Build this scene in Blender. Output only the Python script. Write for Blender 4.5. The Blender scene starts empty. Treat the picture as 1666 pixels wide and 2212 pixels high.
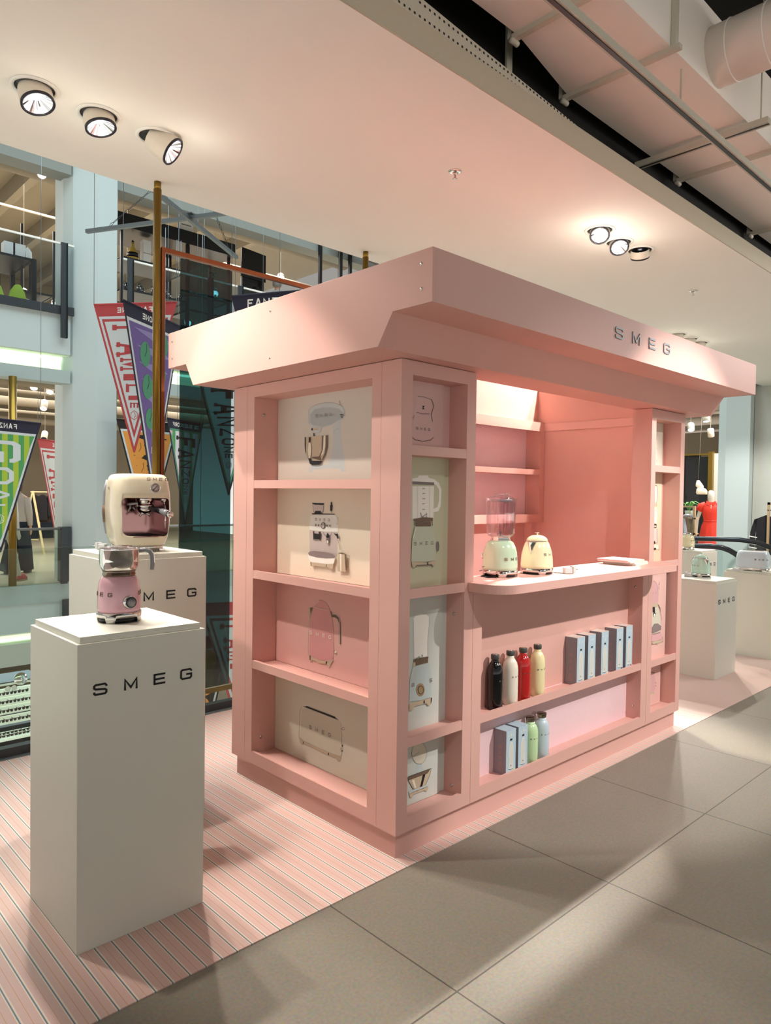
import bpy, bmesh, math, random
from mathutils import Vector, Matrix
random.seed(4)
PI = math.pi
SC = bpy.context.scene
COL = SC.collection
sin, cos, rad = math.sin, math.cos, math.radians

# ------------------------------------------------------------------ camera
CAM = Vector((-2.0854, -2.1111, 1.55))
def cam_axes(pitch, roll, yaw):
    p, r, y = rad(pitch), rad(roll), rad(yaw)
    f = Vector((cos(y)*cos(p), sin(y)*cos(p), sin(p)))
    rt = Vector((sin(y), -cos(y), 0)); up = rt.cross(f)
    return rt*cos(r)+up*sin(r), -rt*sin(r)+up*cos(r), f
_r, _u, _f = cam_axes(-1.3929, 0.7794, 46.5111)
cd = bpy.data.cameras.new('camera'); cam = bpy.data.objects.new('camera', cd); COL.objects.link(cam)
cam.matrix_world = Matrix(((_r.x, _u.x, -_f.x, CAM.x), (_r.y, _u.y, -_f.y, CAM.y), (_r.z, _u.z, -_f.z, CAM.z), (0, 0, 0, 1)))
cd.sensor_fit = 'HORIZONTAL'; cd.sensor_width = 36; cd.lens = 36*1537.07/1666; cd.clip_end = 120
SC.camera = cam

# ------------------------------------------------------------------ light, world, exposure
SC.view_settings.view_transform = 'Standard'; SC.view_settings.look = 'None'
SC.view_settings.gamma = 1; SC.view_settings.use_curve_mapping = False
SC.view_settings.exposure = EXPOSURE = 0.62
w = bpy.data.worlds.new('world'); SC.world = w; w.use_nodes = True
# added ambient fill: brighter below the horizon to light the ceiling, dimmer above
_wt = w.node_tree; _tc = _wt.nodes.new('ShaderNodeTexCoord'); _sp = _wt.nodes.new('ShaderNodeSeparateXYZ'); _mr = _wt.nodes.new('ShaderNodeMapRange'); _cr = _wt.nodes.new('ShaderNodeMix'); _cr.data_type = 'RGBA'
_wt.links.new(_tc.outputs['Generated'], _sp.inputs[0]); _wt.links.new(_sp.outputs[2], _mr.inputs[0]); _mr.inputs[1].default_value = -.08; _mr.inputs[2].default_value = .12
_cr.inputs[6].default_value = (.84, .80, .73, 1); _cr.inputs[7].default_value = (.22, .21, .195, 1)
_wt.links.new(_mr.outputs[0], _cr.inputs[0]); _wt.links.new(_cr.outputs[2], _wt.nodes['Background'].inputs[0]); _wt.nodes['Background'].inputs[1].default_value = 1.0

LK = 1.3
def lamp(name, kind, loc, aim, energy, color, **kw):
    d = bpy.data.lights.new(name, kind); d.energy = energy*LK; d.color = color
    for k, v in kw.items(): setattr(d, k, v)
    o = bpy.data.objects.new(name, d); COL.objects.link(o); o.location = loc
    o.rotation_euler = (Vector(aim)-Vector(loc)).to_track_quat('-Z', 'Y').to_euler()
    return o
WARM = (1.0, .91, .82); NEUT = (1.0, .95, .90); COOL = (.76, .94, 1.0)
# daylight falling through the atrium skylight
lamp('skylight', 'AREA', (3.5, 6.6, 10.5), (3.5, 6.6, 0), 520, COOL, shape='RECTANGLE', size=12, size_y=6)
# area fill added in front of the stand, no fitting known there
lamp('aisle_fill', 'AREA', (1.5, -3.2, 4.5), (1.5, -2.0, 0), 5, NEUT, shape='RECTANGLE', size=6, size_y=1.5)
# track spots of the aisle, behind and beside the camera
for nm, lc, am, en, an in (
        ('track_spot', (2.15, -3.15, 3.75), (1.75, 0.0, .80), 370, 38),
        ('track_spot', (3.4, -3.4, 3.75), (2.25, -0.3, 2.35), 100, 28),
        ('track_spot', (-2.6, 0.9, 3.7), (0.0, 0.85, 1.2), 150, 42),
        ('track_spot', (-1.55, 1.2, 3.6), (0.0, 0.6, 0.7), 100, 50),
        ('track_spot', (-0.6, -2.6, 3.75), (1.6, -1.2, 0), 60, 70)):
    lamp(nm, 'SPOT', lc, am, en, WARM if lc[1] > 0 else NEUT, spot_size=rad(an), spot_blend=.35, shadow_soft_size=.035)
lamp('aisle_fill', 'AREA', (7.5, -2.2, 3.7), (6.0, 0, .6), 60, NEUT, shape='RECTANGLE', size=2.5, size_y=1.2)  # unseen fill added to brighten the right pedestals
lamp('store_light', 'AREA', (4, 15, 4.1), (4, 15, 0), 420, NEUT, shape='RECTANGLE', size=10, size_y=6)
lamp('store_light', 'AREA', (5, 15, 8.0), (5, 15, 4), 750, NEUT, shape='RECTANGLE', size=10, size_y=6)
lamp('store_light', 'AREA', (14.5, 3.2, 3.5), (14, 4, 0), 260, NEUT, shape='RECTANGLE', size=4, size_y=4)
lamp('store_light', 'AREA', (2.2, 12.5, -1.5), (2, 11.5, -3), 40, COOL, shape='RECTANGLE', size=4, size_y=2)
lamp('right_spot', 'SPOT', (8.9, .4, 3.5), (10.6, 2.0, 1.0), 260, NEUT, spot_size=rad(70), spot_blend=.5, shadow_soft_size=.05)

# ------------------------------------------------------------------ materials
def lin(h):
    h = h.lstrip('#'); c = [int(h[i:i+2], 16)/255 for i in (0, 2, 4)]
    return tuple([(x/12.92 if x <= .04045 else ((x+.055)/1.055)**2.4) for x in c]+[1])
MATS = {}
def mat(name, hexc, rough=.5, metal=0, var=.03, scale=40, bump=0, emit=0, trans=0, alpha=1, ior=1.45, coat=0, spec=.5):
    m = bpy.data.materials.new(name); m.use_nodes = True; nt = m.node_tree; b = nt.nodes['Principled BSDF']
    c = lin(hexc)
    tc = nt.nodes.new('ShaderNodeTexCoord'); no = nt.nodes.new('ShaderNodeTexNoise'); no.inputs['Scale'].default_value = scale
    no.inputs['Detail'].default_value = 3
    nt.links.new(tc.outputs['Object'], no.inputs['Vector'])
    mx = nt.nodes.new('ShaderNodeMix'); mx.data_type = 'RGBA'
    mx.inputs[6].default_value = tuple([x*(1-var) for x in c[:3]]+[1]); mx.inputs[7].default_value = tuple([min(1, x*(1+var)) for x in c[:3]]+[1])
    nt.links.new(no.outputs['Fac'], mx.inputs[0]); nt.links.new(mx.outputs[2], b.inputs['Base Color'])
    b.inputs['Roughness'].default_value = rough; b.inputs['Metallic'].default_value = metal
    b.inputs['IOR'].default_value = ior; b.inputs['Specular IOR Level'].default_value = spec
    b.inputs['Coat Weight'].default_value = coat
    if bump:
        bp = nt.nodes.new('ShaderNodeBump'); bp.inputs['Strength'].default_value = bump; bp.inputs['Distance'].default_value = .002
        nt.links.new(no.outputs['Fac'], bp.inputs['Height']); nt.links.new(bp.outputs['Normal'], b.inputs['Normal'])
    if emit: b.inputs['Emission Color'].default_value = c; b.inputs['Emission Strength'].default_value = emit
    if trans: b.inputs['Transmission Weight'].default_value = trans
    if alpha < 1: b.inputs['Alpha'].default_value = alpha
    MATS[name] = m; return m
def glass(name, tint, refl=.06, rough=0.0, pwr=4, amt=.55):
    # thin architectural pane: tinted see-through with a clear-coat mirror component
    m = bpy.data.materials.new(name); m.use_nodes = True; nt = m.node_tree; nt.nodes.clear()
    o = nt.nodes.new('ShaderNodeOutputMaterial'); t = nt.nodes.new('ShaderNodeBsdfTransparent'); t.inputs[0].default_value = lin(tint)
    g = nt.nodes.new('ShaderNodeBsdfGlossy'); g.inputs['Roughness'].default_value = rough
    mx = nt.nodes.new('ShaderNodeMixShader'); lw = nt.nodes.new('ShaderNodeLayerWeight'); lw.inputs[0].default_value = .5
    pw = nt.nodes.new('ShaderNodeMath'); pw.operation = 'POWER'; pw.inputs[1].default_value = pwr; nt.links.new(lw.outputs['Facing'], pw.inputs[0])
    f = nt.nodes.new('ShaderNodeMath'); f.operation = 'MULTIPLY_ADD'; f.inputs[1].default_value = amt; f.inputs[2].default_value = refl*.5; nt.links.new(pw.outputs[0], f.inputs[0])
    nt.links.new(f.outputs[0], mx.inputs[0]); nt.links.new(t.outputs[0], mx.inputs[1]); nt.links.new(g.outputs[0], mx.inputs[2])
    nt.links.new(mx.outputs[0], o.inputs[0]); MATS[name] = m
def lines_mat(name, base, layers, rough=.4, axis='X', noise=.04, nscale=3, bump=0):
    """base colour with periodic lines: layers = (axis, origin, period, width, colour)"""
    m = mat(name, base, rough, var=noise, scale=nscale, bump=bump); nt = m.node_tree; b = nt.nodes['Principled BSDF']
    cur = b.inputs['Base Color'].links[0].from_socket
    tc = nt.nodes.new('ShaderNodeTexCoord'); sp = nt.nodes.new('ShaderNodeSeparateXYZ'); nt.links.new(tc.outputs['Object'], sp.inputs[0])
    for ax, org, per, wd, hc in layers:
        a = nt.nodes.new('ShaderNodeMath'); a.operation = 'SUBTRACT'; nt.links.new(sp.outputs[ax], a.inputs[0]); a.inputs[1].default_value = org-wd/2
        d = nt.nodes.new('ShaderNodeMath'); d.operation = 'DIVIDE'; nt.links.new(a.outputs[0], d.inputs[0]); d.inputs[1].default_value = per
        fl = nt.nodes.new('ShaderNodeMath'); fl.operation = 'FLOOR'; nt.links.new(d.outputs[0], fl.inputs[0])
        fr = nt.nodes.new('ShaderNodeMath'); fr.operation = 'SUBTRACT'; nt.links.new(d.outputs[0], fr.inputs[0]); nt.links.new(fl.outputs[0], fr.inputs[1])
        lt = nt.nodes.new('ShaderNodeMath'); lt.operation = 'LESS_THAN'; nt.links.new(fr.outputs[0], lt.inputs[0]); lt.inputs[1].default_value = wd/per
        mx = nt.nodes.new('ShaderNodeMix'); mx.data_type = 'RGBA'; nt.links.new(lt.outputs[0], mx.inputs[0]); nt.links.new(cur, mx.inputs[6])
        mx.inputs[7].default_value = lin(hc); cur = mx.outputs[2]
    nt.links.new(cur, b.inputs['Base Color']); return m

mat('pink', '#dcaca1', .5, var=.012, scale=8, bump=.03)
mat('pink_lightened', '#e4b8b0', .5, var=.012, scale=8)  # the stand's own pink, lightened to offset the dark bounced light inside
mat('lilac_panel', '#edcdd2', .5); mat('lilac_lightened', '#f6dfe8', .5)  # rear one is the same lilac lightened to brighten the dim interior
mat('white_paint', '#e4e4d8', .45, var=.012, scale=12, bump=.02)
mat('ceil', '#f6f5ec', .75, var=.01, scale=3)
mat('fascia', '#b9b09c', .7)
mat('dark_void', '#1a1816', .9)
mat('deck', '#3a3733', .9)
mat('duct', '#f0e7de', .6, var=.015, scale=2)
mat('metal_paint', '#c3bcac', .5)
mat('steel', '#9a9a98', .35, .8)
mat('zinc', '#7f898d', .35, .6)
mat('dark_metal', '#3a4044', .45, .3)
mat('black', '#0d0c0c', .4)
mat('gloss_black', '#08080a', .12, coat=.5)
mat('letter', '#0b0a0d', .35)
mat('letter_grey', '#54585c', .35, .4)
mat('chrome', '#e4e2df', .06, 1, var=.01)
mat('brushed', '#c9c4bc', .22, 1, var=.02)
mat('cream', '#e6dcc2', .18, coat=.6, var=.01)
mat('cream2', '#efe6bd', .18, coat=.6, var=.01)
mat('rosegloss', '#e2b0bb', .16, coat=.6, var=.01)
mat('mint', '#b7d0b4', .18, coat=.6, var=.01)
mat('green', '#cbecda', .18, coat=.6, var=.01)
mat('skyblue', '#dbebf5', .2, coat=.5, var=.01)
mat('b_white', '#ece4d4', .2, coat=.5, var=.01)
mat('b_red', '#b31d1d', .15, coat=.6, var=.01)
mat('b_cream', '#efe3b0', .2, coat=.5, var=.01)
mat('b_green', '#c3e3ae', .2, coat=.5, var=.01)
mat('b_blue', '#c2d3dc', .2, coat=.5, var=.01)
mat('cap', '#4a4b48', .4)
mat('capchrome', '#8c7f70', .1, 1)
mat('box_front', '#b4cad6', .5)
mat('box_side', '#8e8a90', .5)
mat('box_top', '#dccfc6', .5)
mat('copper_ink', '#b98f80', .5)
mat('paper', '#f2efe8', .6)
mat('grey_plastic', '#8d8f93', .35)
mat('cable', '#d8d8d8', .4)
mat('steel_pink_reflect', '#a17b7a', .14, 1)  # steel of the coffee machine; pink reflection of the stand put into its colour
mat('gold', '#8d7030', .28, .85, var=.25, scale=1.5)
mat('copper', '#93593a', .25, .8, var=.2, scale=2)
mat('bluewall', '#bfcbca', .7, var=.02, scale=1)
mat('greywall', '#bfc2ba', .75)
mat('lintel', '#a9b7b5', .7); mat('lintel_dark', '#8b908b', .8)
mat('led', '#f2ffe8', .6, emit=3.0)
mat('cove', '#eaf3da', .8); mat('led_soft', '#e2f6cf', .6, emit=.75)
mat('floor_store', '#c9bba4', .3, var=.08, scale=2)
mat('beige', '#8d826d', .8, var=.06, scale=1)
mat('conc', '#878070', .85, var=.08, scale=1)
mat('lampwhite', '#ffffff', .5, emit=5)
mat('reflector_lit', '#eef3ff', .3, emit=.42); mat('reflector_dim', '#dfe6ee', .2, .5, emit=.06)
mat('rim', '#1a1620', .3)
mat('lamp_body', '#d7cdbd', .5)
mat('skin', '#c79878', .5); mat('hair', '#5a4a3c', .7); mat('greyhair', '#8d8a85', .7)
mat('sweater', '#b5aea8', .9, bump=.3); mat('navy', '#1e2836', .9); mat('darkcloth', '#1c1b1f', .9, bump=.2)
mat('brown_cloth', '#30221d', .9); mat('pinkstripe', '#c98a93', .9); mat('olive', '#6a5a34', .9)
mat('mannequin', '#cfc9bd', .35); mat('reddress', '#d3301c', .55, var=.06, scale=6)
mat('shoe_red', '#c8504a', .6); mat('sole', '#a98b6a', .7)
mat('wood', '#e2d3a0', .55); mat('plant', '#4f9a3a', .5); mat('plantpot', '#bcc8b4', .5)
mat('wineglass', '#c6a64a', .1); mat('green_sign', '#0f8a52', .5, emit=.5)
mat('rubber', '#151b26', .25, coat=.4)
mat('fabric_white', '#cfd6d8', .8); mat('fabric_red', '#b8494d', .8); mat('fabric_navy', '#27263a', .8)
mat('fabric_purple', '#6d5a96', .8); mat('fabric_lilac', '#8d84b4', .8); mat('fabric_green', '#4f9170', .8)
mat('fabric_lime', '#a6bf3c', .8); mat('fabric_grass', '#4d9a5c', .8); mat('fabric_orange', '#e09a48', .8)
mat('fabric_dark', '#2b2622', .8); mat('fabric_pink', '#d9b4bd', .8); mat('shelfwhite', '#dfe6d2', .5, emit=.35)
mat('lens', '#3c2a20', .1)
for n, h in dict(p_grey='#d9d1c5', p_cream='#f3e7d2', p_pink='#eab9b2', p_pale='#e2ddcc', p_lilac='#e3bdb8', p_sage='#cdceb0', p_blue='#cfd3cc', p_sand='#e2d0b4', p_rose='#e8bdb4').items():
    mat(n, h, .5, var=.01)
INK = dict(body='#c9cfce', shade='#b3b8b8', edge='#9b938a', light='#f7efdc', chrome='#cdbba0', dchrome='#75604f', black='#221a1e', grey='#857a76',
           ivory='#fbf7ee', ivory2='#d8d2bf', glass='#dccdc8', dgrid='#8f7f7d', pink='#e2a3a3', pink2='#e6c0bd', sky='#c5d0cf', bronze='#a98f6d', sage='#c9cfb8', rose='#dfaeb0')
for n, h in INK.items(): mat('ink_'+n, h, .5, var=0)
glass('glass_clear', '#eef4f1'); glass('glass_teal', '#6c9699', .10); glass('glass_blue', '#eef4f8', .07)
glass('glass_jar', '#faf5f8', .16, 0, 2.6, .85)
glass('lens_glass', '#8a6a50', .2)
lines_mat('tiles', '#857f73', [(0, .5352, .9343, .006, '#4c463d'), (1, -.6883, .9343, .006, '#4c463d')], .42, noise=.09, nscale=2.2)
S0 = -1.213
lines_mat('carpet', '#e0bfb6', [(0, S0+.0291, .0582, .0016, '#d39a6a'), (0, S0+.0050, .0582, .0042, '#efe3d2'), (0, S0-.0042, .0582, .0026, '#efe3d2'), (0, S0, .0582, .0036, '#5c838c')], .4, noise=.03, nscale=2)
_t = MATS['tiles'].node_tree      # fine speckle in the stone
_b = _t.nodes['Principled BSDF']; _s = _b.inputs['Base Color'].links[0].from_socket
_n = _t.nodes.new('ShaderNodeTexNoise'); _n.inputs['Scale'].default_value = 90; _n.inputs['Detail'].default_value = 4
_c = _t.nodes.new('ShaderNodeTexCoord'); _t.links.new(_c.outputs['Object'], _n.inputs['Vector'])
_m = _t.nodes.new('ShaderNodeMix'); _m.data_type = 'RGBA'; _m.blend_type = 'SOFT_LIGHT'; _m.inputs[0].default_value = .5
_t.links.new(_s, _m.inputs[6]); _t.links.new(_n.outputs['Color'], _m.inputs[7]); _t.links.new(_m.outputs[2], _b.inputs['Base Color'])

# ------------------------------------------------------------------ mesh builder
class MB:
    def __init__(s): s.v = []; s.f = []; s.m = []; s.sm = []; s.mats = []
    def mi(s, m):
        if m not in s.mats: s.mats.append(m)
        return s.mats.index(m)
    def add(s, vs, fs, m, smooth=False):
        b = len(s.v); s.v += [Vector(x) for x in vs]; k = s.mi(m)
        for f in fs: s.f.append([b+i for i in f]); s.m.append(k); s.sm.append(smooth)
        return s
    def box(s, x0, y0, z0, x1, y1, z1, m):
        v = [(x0, y0, z0), (x1, y0, z0), (x1, y1, z0), (x0, y1, z0), (x0, y0, z1), (x1, y0, z1), (x1, y1, z1), (x0, y1, z1)]
        return s.add(v, [(0, 3, 2, 1), (4, 5, 6, 7), (0, 1, 5, 4), (1, 2, 6, 5), (2, 3, 7, 6), (3, 0, 4, 7)], m)
    def bar(s, a, b, w, h, m, up=(0, 0, 1)):
        a, b = Vector(a), Vector(b); d = (b-a).normalized(); u = d.cross(Vector(up)).normalized(); n = u.cross(d)
        v = [p+u*i*w/2+n*j*h/2 for p in (a, b) for i, j in ((-1, -1), (1, -1), (1, 1), (-1, 1))]
        return s.add(v, [(0, 1, 2, 3), (7, 6, 5, 4), (0, 4, 5, 1), (1, 5, 6, 2), (2, 6, 7, 3), (3, 7, 4, 0)], m)
    def prism(s, poly, o, u, v, n, t0, t1, m, smooth=False):
        o, u, v, n = Vector(o), Vector(u), Vector(v), Vector(n)
        ar = sum(poly[i][0]*poly[(i+1) % len(poly)][1]-poly[(i+1) % len(poly)][0]*poly[i][1] for i in range(len(poly)))
        if u.cross(v).dot(n)*ar*(t1-t0) < 0: poly = list(reversed(poly))
        k = len(poly); a = [o+u*p[0]+v*p[1]+n*t0 for p in poly]; b = [o+u*p[0]+v*p[1]+n*t1 for p in poly]
        s.add(a+b, [tuple(range(k-1, -1, -1)), tuple(range(k, 2*k))]+[(i, (i+1) % k, k+(i+1) % k, k+i) for i in range(k)], m, smooth)
        return s
    def flat(s, poly, o, u, v, m):
        o, u, v = Vector(o), Vector(u), Vector(v)
        return s.add([o+u*p[0]+v*p[1] for p in poly], [tuple(range(len(poly)))], m)
    def lathe(s, prof, m, c=(0, 0, 0), n=32, ax=None, smooth=True, sx=1, sy=1, cap=True):
        c = Vector(c); R = Matrix.Identity(3) if ax is None else Vector(ax).to_track_quat('Z', 'Y').to_matrix()
        vs = []; fs = []
        for r, z in prof:
            for i in range(n):
                a = 2*PI*i/n; vs.append(c+R@Vector((r*cos(a)*sx, r*sin(a)*sy, z)))
        for j in range(len(prof)-1):
            for i in range(n):
                k = (i+1) % n; fs.append((j*n+i, j*n+k, (j+1)*n+k, (j+1)*n+i))
        if cap and prof[0][0] > 1e-4: fs.append(tuple(range(n-1, -1, -1)))
        if cap and prof[-1][0] > 1e-4: fs.append(tuple((len(prof)-1)*n+i for i in range(n)))
        return s.add(vs, fs, m, smooth)
    def tube(s, pts, r, m, n=10, cap=True):
        pts = [Vector(p) for p in pts]; vs = []; rs = r if isinstance(r, (list, tuple)) else [r]*len(pts)
        d0 = (pts[1]-pts[0]).normalized(); ref = Vector((0, 0, 1)) if abs(d0.z) < .9 else Vector((1, 0, 0)); u = d0.cross(ref).normalized()
        for i, p in enumerate(pts):
            d = (pts[min(i+1, len(pts)-1)]-pts[max(i-1, 0)]).normalized()
            u = (u-d*u.dot(d)).normalized(); w2 = d.cross(u)
            for k in range(n): a = 2*PI*k/n; vs.append(p+(u*cos(a)+w2*sin(a))*rs[i])
        fs = [(j*n+i, j*n+(i+1) % n, (j+1)*n+(i+1) % n, (j+1)*n+i) for j in range(len(pts)-1) for i in range(n)]
        if cap: fs += [tuple(range(n-1, -1, -1)), tuple((len(pts)-1)*n+i for i in range(n))]
        return s.add(vs, fs, m, True)
    def loft(s, rings, m, smooth=True, cap=True):
        n = len(rings[0]); vs = [p for r in rings for p in r]
        fs = [(j*n+i, j*n+(i+1) % n, (j+1)*n+(i+1) % n, (j+1)*n+i) for j in range(len(rings)-1) for i in range(n)]
        if cap: fs += [tuple(range(n-1, -1, -1)), tuple((len(rings)-1)*n+i for i in range(n))]
        return s.add(vs, fs, m, smooth)
    def xform(s, M, start=0):
        for i in range(start, len(s.v)): s.v[i] = M@s.v[i]
        return s
def sring(cx, cy, z, rx, ry, e=2.6, n=32):
    out = []
    for i in range(n):
        a = 2*PI*i/n; c, q = cos(a), sin(a)
        out.append(Vector((cx+rx*math.copysign(abs(c)**(2/e), c), cy+ry*math.copysign(abs(q)**(2/e), q), z)))
    return out
def mesh_of(name, mb, off=None):
    me = bpy.data.meshes.new(name); o = off or Vector()
    me.from_pydata([tuple(v-o) for v in mb.v], [], mb.f)
    for m in mb.mats: me.materials.append(MATS[m])
    me.polygons.foreach_set('material_index', mb.m); me.polygons.foreach_set('use_smooth', mb.sm); me.update(); return me
def tag(o, label=None, cat=None, group=None, kind=None):
    if label: o['label'] = label
    if cat: o['category'] = cat
    if group: o['group'] = group
    if kind: o['kind'] = kind
    return o
def thing(name, label, cat, loc=(0, 0, 0), rotz=0, group=None):
    o = bpy.data.objects.new(name, None); o.empty_display_size = .05; COL.objects.link(o); o.location = loc; o.rotation_euler = (0, 0, rotz)
    return tag(o, label, cat, group)
def part(name, mb, parent, world=False, label=None, bevel=0):
    """one mesh object under its parent; world=True when the vertices are given in world metres"""
    off = Vector()
    if world:
        p = parent
        while p is not None: off += Vector(p.location); p = p.parent
    o = bpy.data.objects.new(name, mesh_of(name, mb, off)); COL.objects.link(o); o.parent = parent
    if label: o['label'] = label
    if bevel: bev(o, bevel)
    return o
def bev(o, w, seg=2):
    b = o.modifiers.new('bevel', 'BEVEL'); b.width = w; b.segments = seg; b.limit_method = 'ANGLE'; b.angle_limit = rad(40)
def single(name, mb, label, cat, group=None, bevel=0, kind=None):
    xs = [v.x for v in mb.v]; ys = [v.y for v in mb.v]; zs = [v.z for v in mb.v]
    off = Vector(((min(xs)+max(xs))/2, (min(ys)+max(ys))/2, min(zs)))
    o = bpy.data.objects.new(name, mesh_of(name, mb, off)); COL.objects.link(o); o.location = off
    if bevel: bev(o, bevel)
    return tag(o, label, cat, group, kind)
def struct(name, mb):
    o = bpy.data.objects.new(name, mesh_of(name, mb)); COL.objects.link(o); return tag(o, kind='structure')
def dup(root, loc, rotz=None, label=None, group=None):
    r = root.copy(); COL.objects.link(r); r.location = loc
    if rotz is not None: r.rotation_euler = (0, 0, rotz)
    if label: r['label'] = label
    if group: r['group'] = group
    for ch in list(root.children):
        c = ch.copy(); COL.objects.link(c); c.parent = r
        if c.type == 'LIGHT': c.data = ch.data
        for g in ch.children:
            d = g.copy(); COL.objects.link(d); d.parent = c
    return r

# ------------------------------------------------------------------ lettering from pen strokes
G = {'S': (1.15, [[(1.07, .70), (1.07, .80), (.96, .915), (.2, .915), (.085, .82), (.085, .63), (.2, .54), (.95, .46), (1.07, .37), (1.07, .18), (.96, .085), (.18, .085), (.085, .18), (.085, .30)]]),
     'M': (1.2, [[(.1, 0), (.1, .93), (.6, .2), (1.1, .93), (1.1, 0)]]),
     'E': (1.1, [[(1.08, .915), (.1, .915)], [(.1, 0), (.1, 1)], [(.1, .5), (1.02, .5)], [(.1, .085), (1.08, .085)]]),
     'G': (1.15, [[(1.06, .72), (1.06, .8), (.95, .915), (.2, .915), (.085, .8), (.085, .2), (.2, .085), (.95, .085), (1.06, .2), (1.06, .48), (.58, .48)]]),
     'F': (1, [[(.95, .915), (.1, .915)], [(.1, 0), (.1, 1)], [(.1, .5), (.8, .5)]]),
     'A': (1.1, [[(.1, 0), (.5, .95), (.6, .95), (1.0, 0)], [(.25, .32), (.85, .32)]]),
     'N': (1.1, [[(.1, 0), (.1, .92), (1.0, .08), (1.0, 1)]]),
     'Z': (1, [[(.05, .915), (.92, .915), (.08, .085), (.95, .085)]]),
     'O': (1.1, [[(.3, .085), (.085, .28), (.085, .72), (.3, .915), (.8, .915), (1.0, .72), (1.0, .28), (.8, .085), (.3, .085)]]),
     'L': (.95, [[(.1, 1), (.1, .085), (.9, .085)]]), 'I': (.3, [[(.15, 0), (.15, 1)]]),
     'T': (1, [[(.02, .915), (.98, .915)], [(.5, 0), (.5, 1)]]), 'D': (1.05, [[(.1, .085), (.1, .915), (.7, .915), (.95, .7), (.95, .3), (.7, .085), (.1, .085)]]),
     'B': (1, [[(.1, .085), (.1, .915), (.75, .915), (.88, .75), (.75, .52), (.1, .52)], [(.75, .52), (.92, .3), (.78, .085), (.1, .085)]]),
     'J': (.8, [[(.7, 1), (.7, .25), (.5, .085), (.2, .085), (.06, .28)]]), 'K': (1, [[(.1, 0), (.1, 1)], [(.95, 1), (.2, .45), (.95, 0)]]),
     'R': (1, [[(.1, 0), (.1, .915), (.75, .915), (.9, .72), (.75, .48), (.1, .48)], [(.5, .48), (.95, 0)]]), '2': (1, [[(.15, .7), (.3, .9), (.7, .9), (.85, .7), (.15, .085), (.9, .085)]]),
     ' ': (.6, [])}
def strip(pts, w):
    """mitred quads of width w along a polyline -> list of quads"""
    P = [Vector((p[0], p[1])) for p in pts]; n = len(P); L = []; R = []
    for i in range(n):
        if i == 0: d = (P[1]-P[0]).normalized(); nn = Vector((-d.y, d.x)); k = 1
        elif i == n-1: d = (P[-1]-P[-2]).normalized(); nn = Vector((-d.y, d.x)); k = 1
        else:
            a = (P[i]-P[i-1]).normalized(); b = (P[i+1]-P[i]).normalized(); na = Vector((-a.y, a.x)); nb = Vector((-b.y, b.x))
            nn = na+nb
            if nn.length < 1e-4: nn = na.copy(); k = 1
            else: nn.normalize(); k = min(1.6, 1/max(.3, nn.dot(na)))
        L.append(P[i]+nn*w/2*k); R.append(P[i]-nn*w/2*k)
    return [[L[i], R[i], R[i+1], L[i+1]] for i in range(n-1)]
def letters(text, h, wide=1.0, gap=.5, stroke=.17):
    """quads in text plane, origin at lower left; returns quads, total width"""
    x = 0; Q = []
    for ch in text:
        wd, strokes = G[ch]
        for st in strokes:
            for q in strip([(p[0]*wide, p[1]) for p in st], stroke): Q.append([((p.x+x)*h, p.y*h) for p in q])
        x += wd*wide+gap
    return Q, (x-gap)*h
def text3d(mb, text, o, u, v, n, h, m, wide=1., gap=.5, thick=.002, stroke=.17, width=None, mirror=False):
    Q, W = letters(text, h, wide, gap, stroke)
    if width: gap += (width-W)/h/max(1, len(text)-1); Q, W = letters(text, h, wide, gap, stroke)
    for q in Q:
        if mirror: q = [(W-p[0], p[1]) for p in q]
        mb.prism(q, o, u, v, n, 0, thick, m)
    return W
def wraptext(mb, text, rad_at, z, ang, h, m, gap=1.2, off=.0012, cx=0, cy=0, wide=1, stroke=.2, dirn=1):
    Q, W = letters(text, h, wide, gap, stroke); r0 = rad_at(z+h/2)
    for q in Q:
        vs = []
        for t in (0, off*1.5):
            for p in q:
                a = ang+dirn*(p[0]-W/2)/r0; rr = rad_at(z+p[1])+t+off*.2; vs.append((cx+rr*cos(a), cy+rr*sin(a), z+p[1]))
        mb.add(vs, [(0, 1, 2, 3), (4, 5, 6, 7), (0, 1, 5, 4), (1, 2, 6, 5), (2, 3, 7, 6), (3, 0, 4, 7)], m)
def prof_r(prof):
    def f(z):
        for (r0, z0), (r1, z1) in zip(prof, prof[1:]):
            if z0 <= z <= z1 and z1 > z0: return r0+(r1-r0)*(z-z0)/(z1-z0)
        return prof[-1][0]
    return f
def boolean_cut(mb, cutter, mats_from=None):
    a = bpy.data.objects.new('tmp_a', mesh_of('tmp_a', mb)); b = bpy.data.objects.new('tmp_b', mesh_of('tmp_b', cutter))
    COL.objects.link(a); COL.objects.link(b); md = a.modifiers.new('cut', 'BOOLEAN'); md.object = b; md.operation = 'DIFFERENCE'; md.solver = 'EXACT'
    try: md.material_mode = 'TRANSFER'
    except Exception: pass
    me = bpy.data.meshes.new_from_object(a.evaluated_get(bpy.context.evaluated_depsgraph_get()))
    bpy.data.objects.remove(a); bpy.data.objects.remove(b); return me
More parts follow.
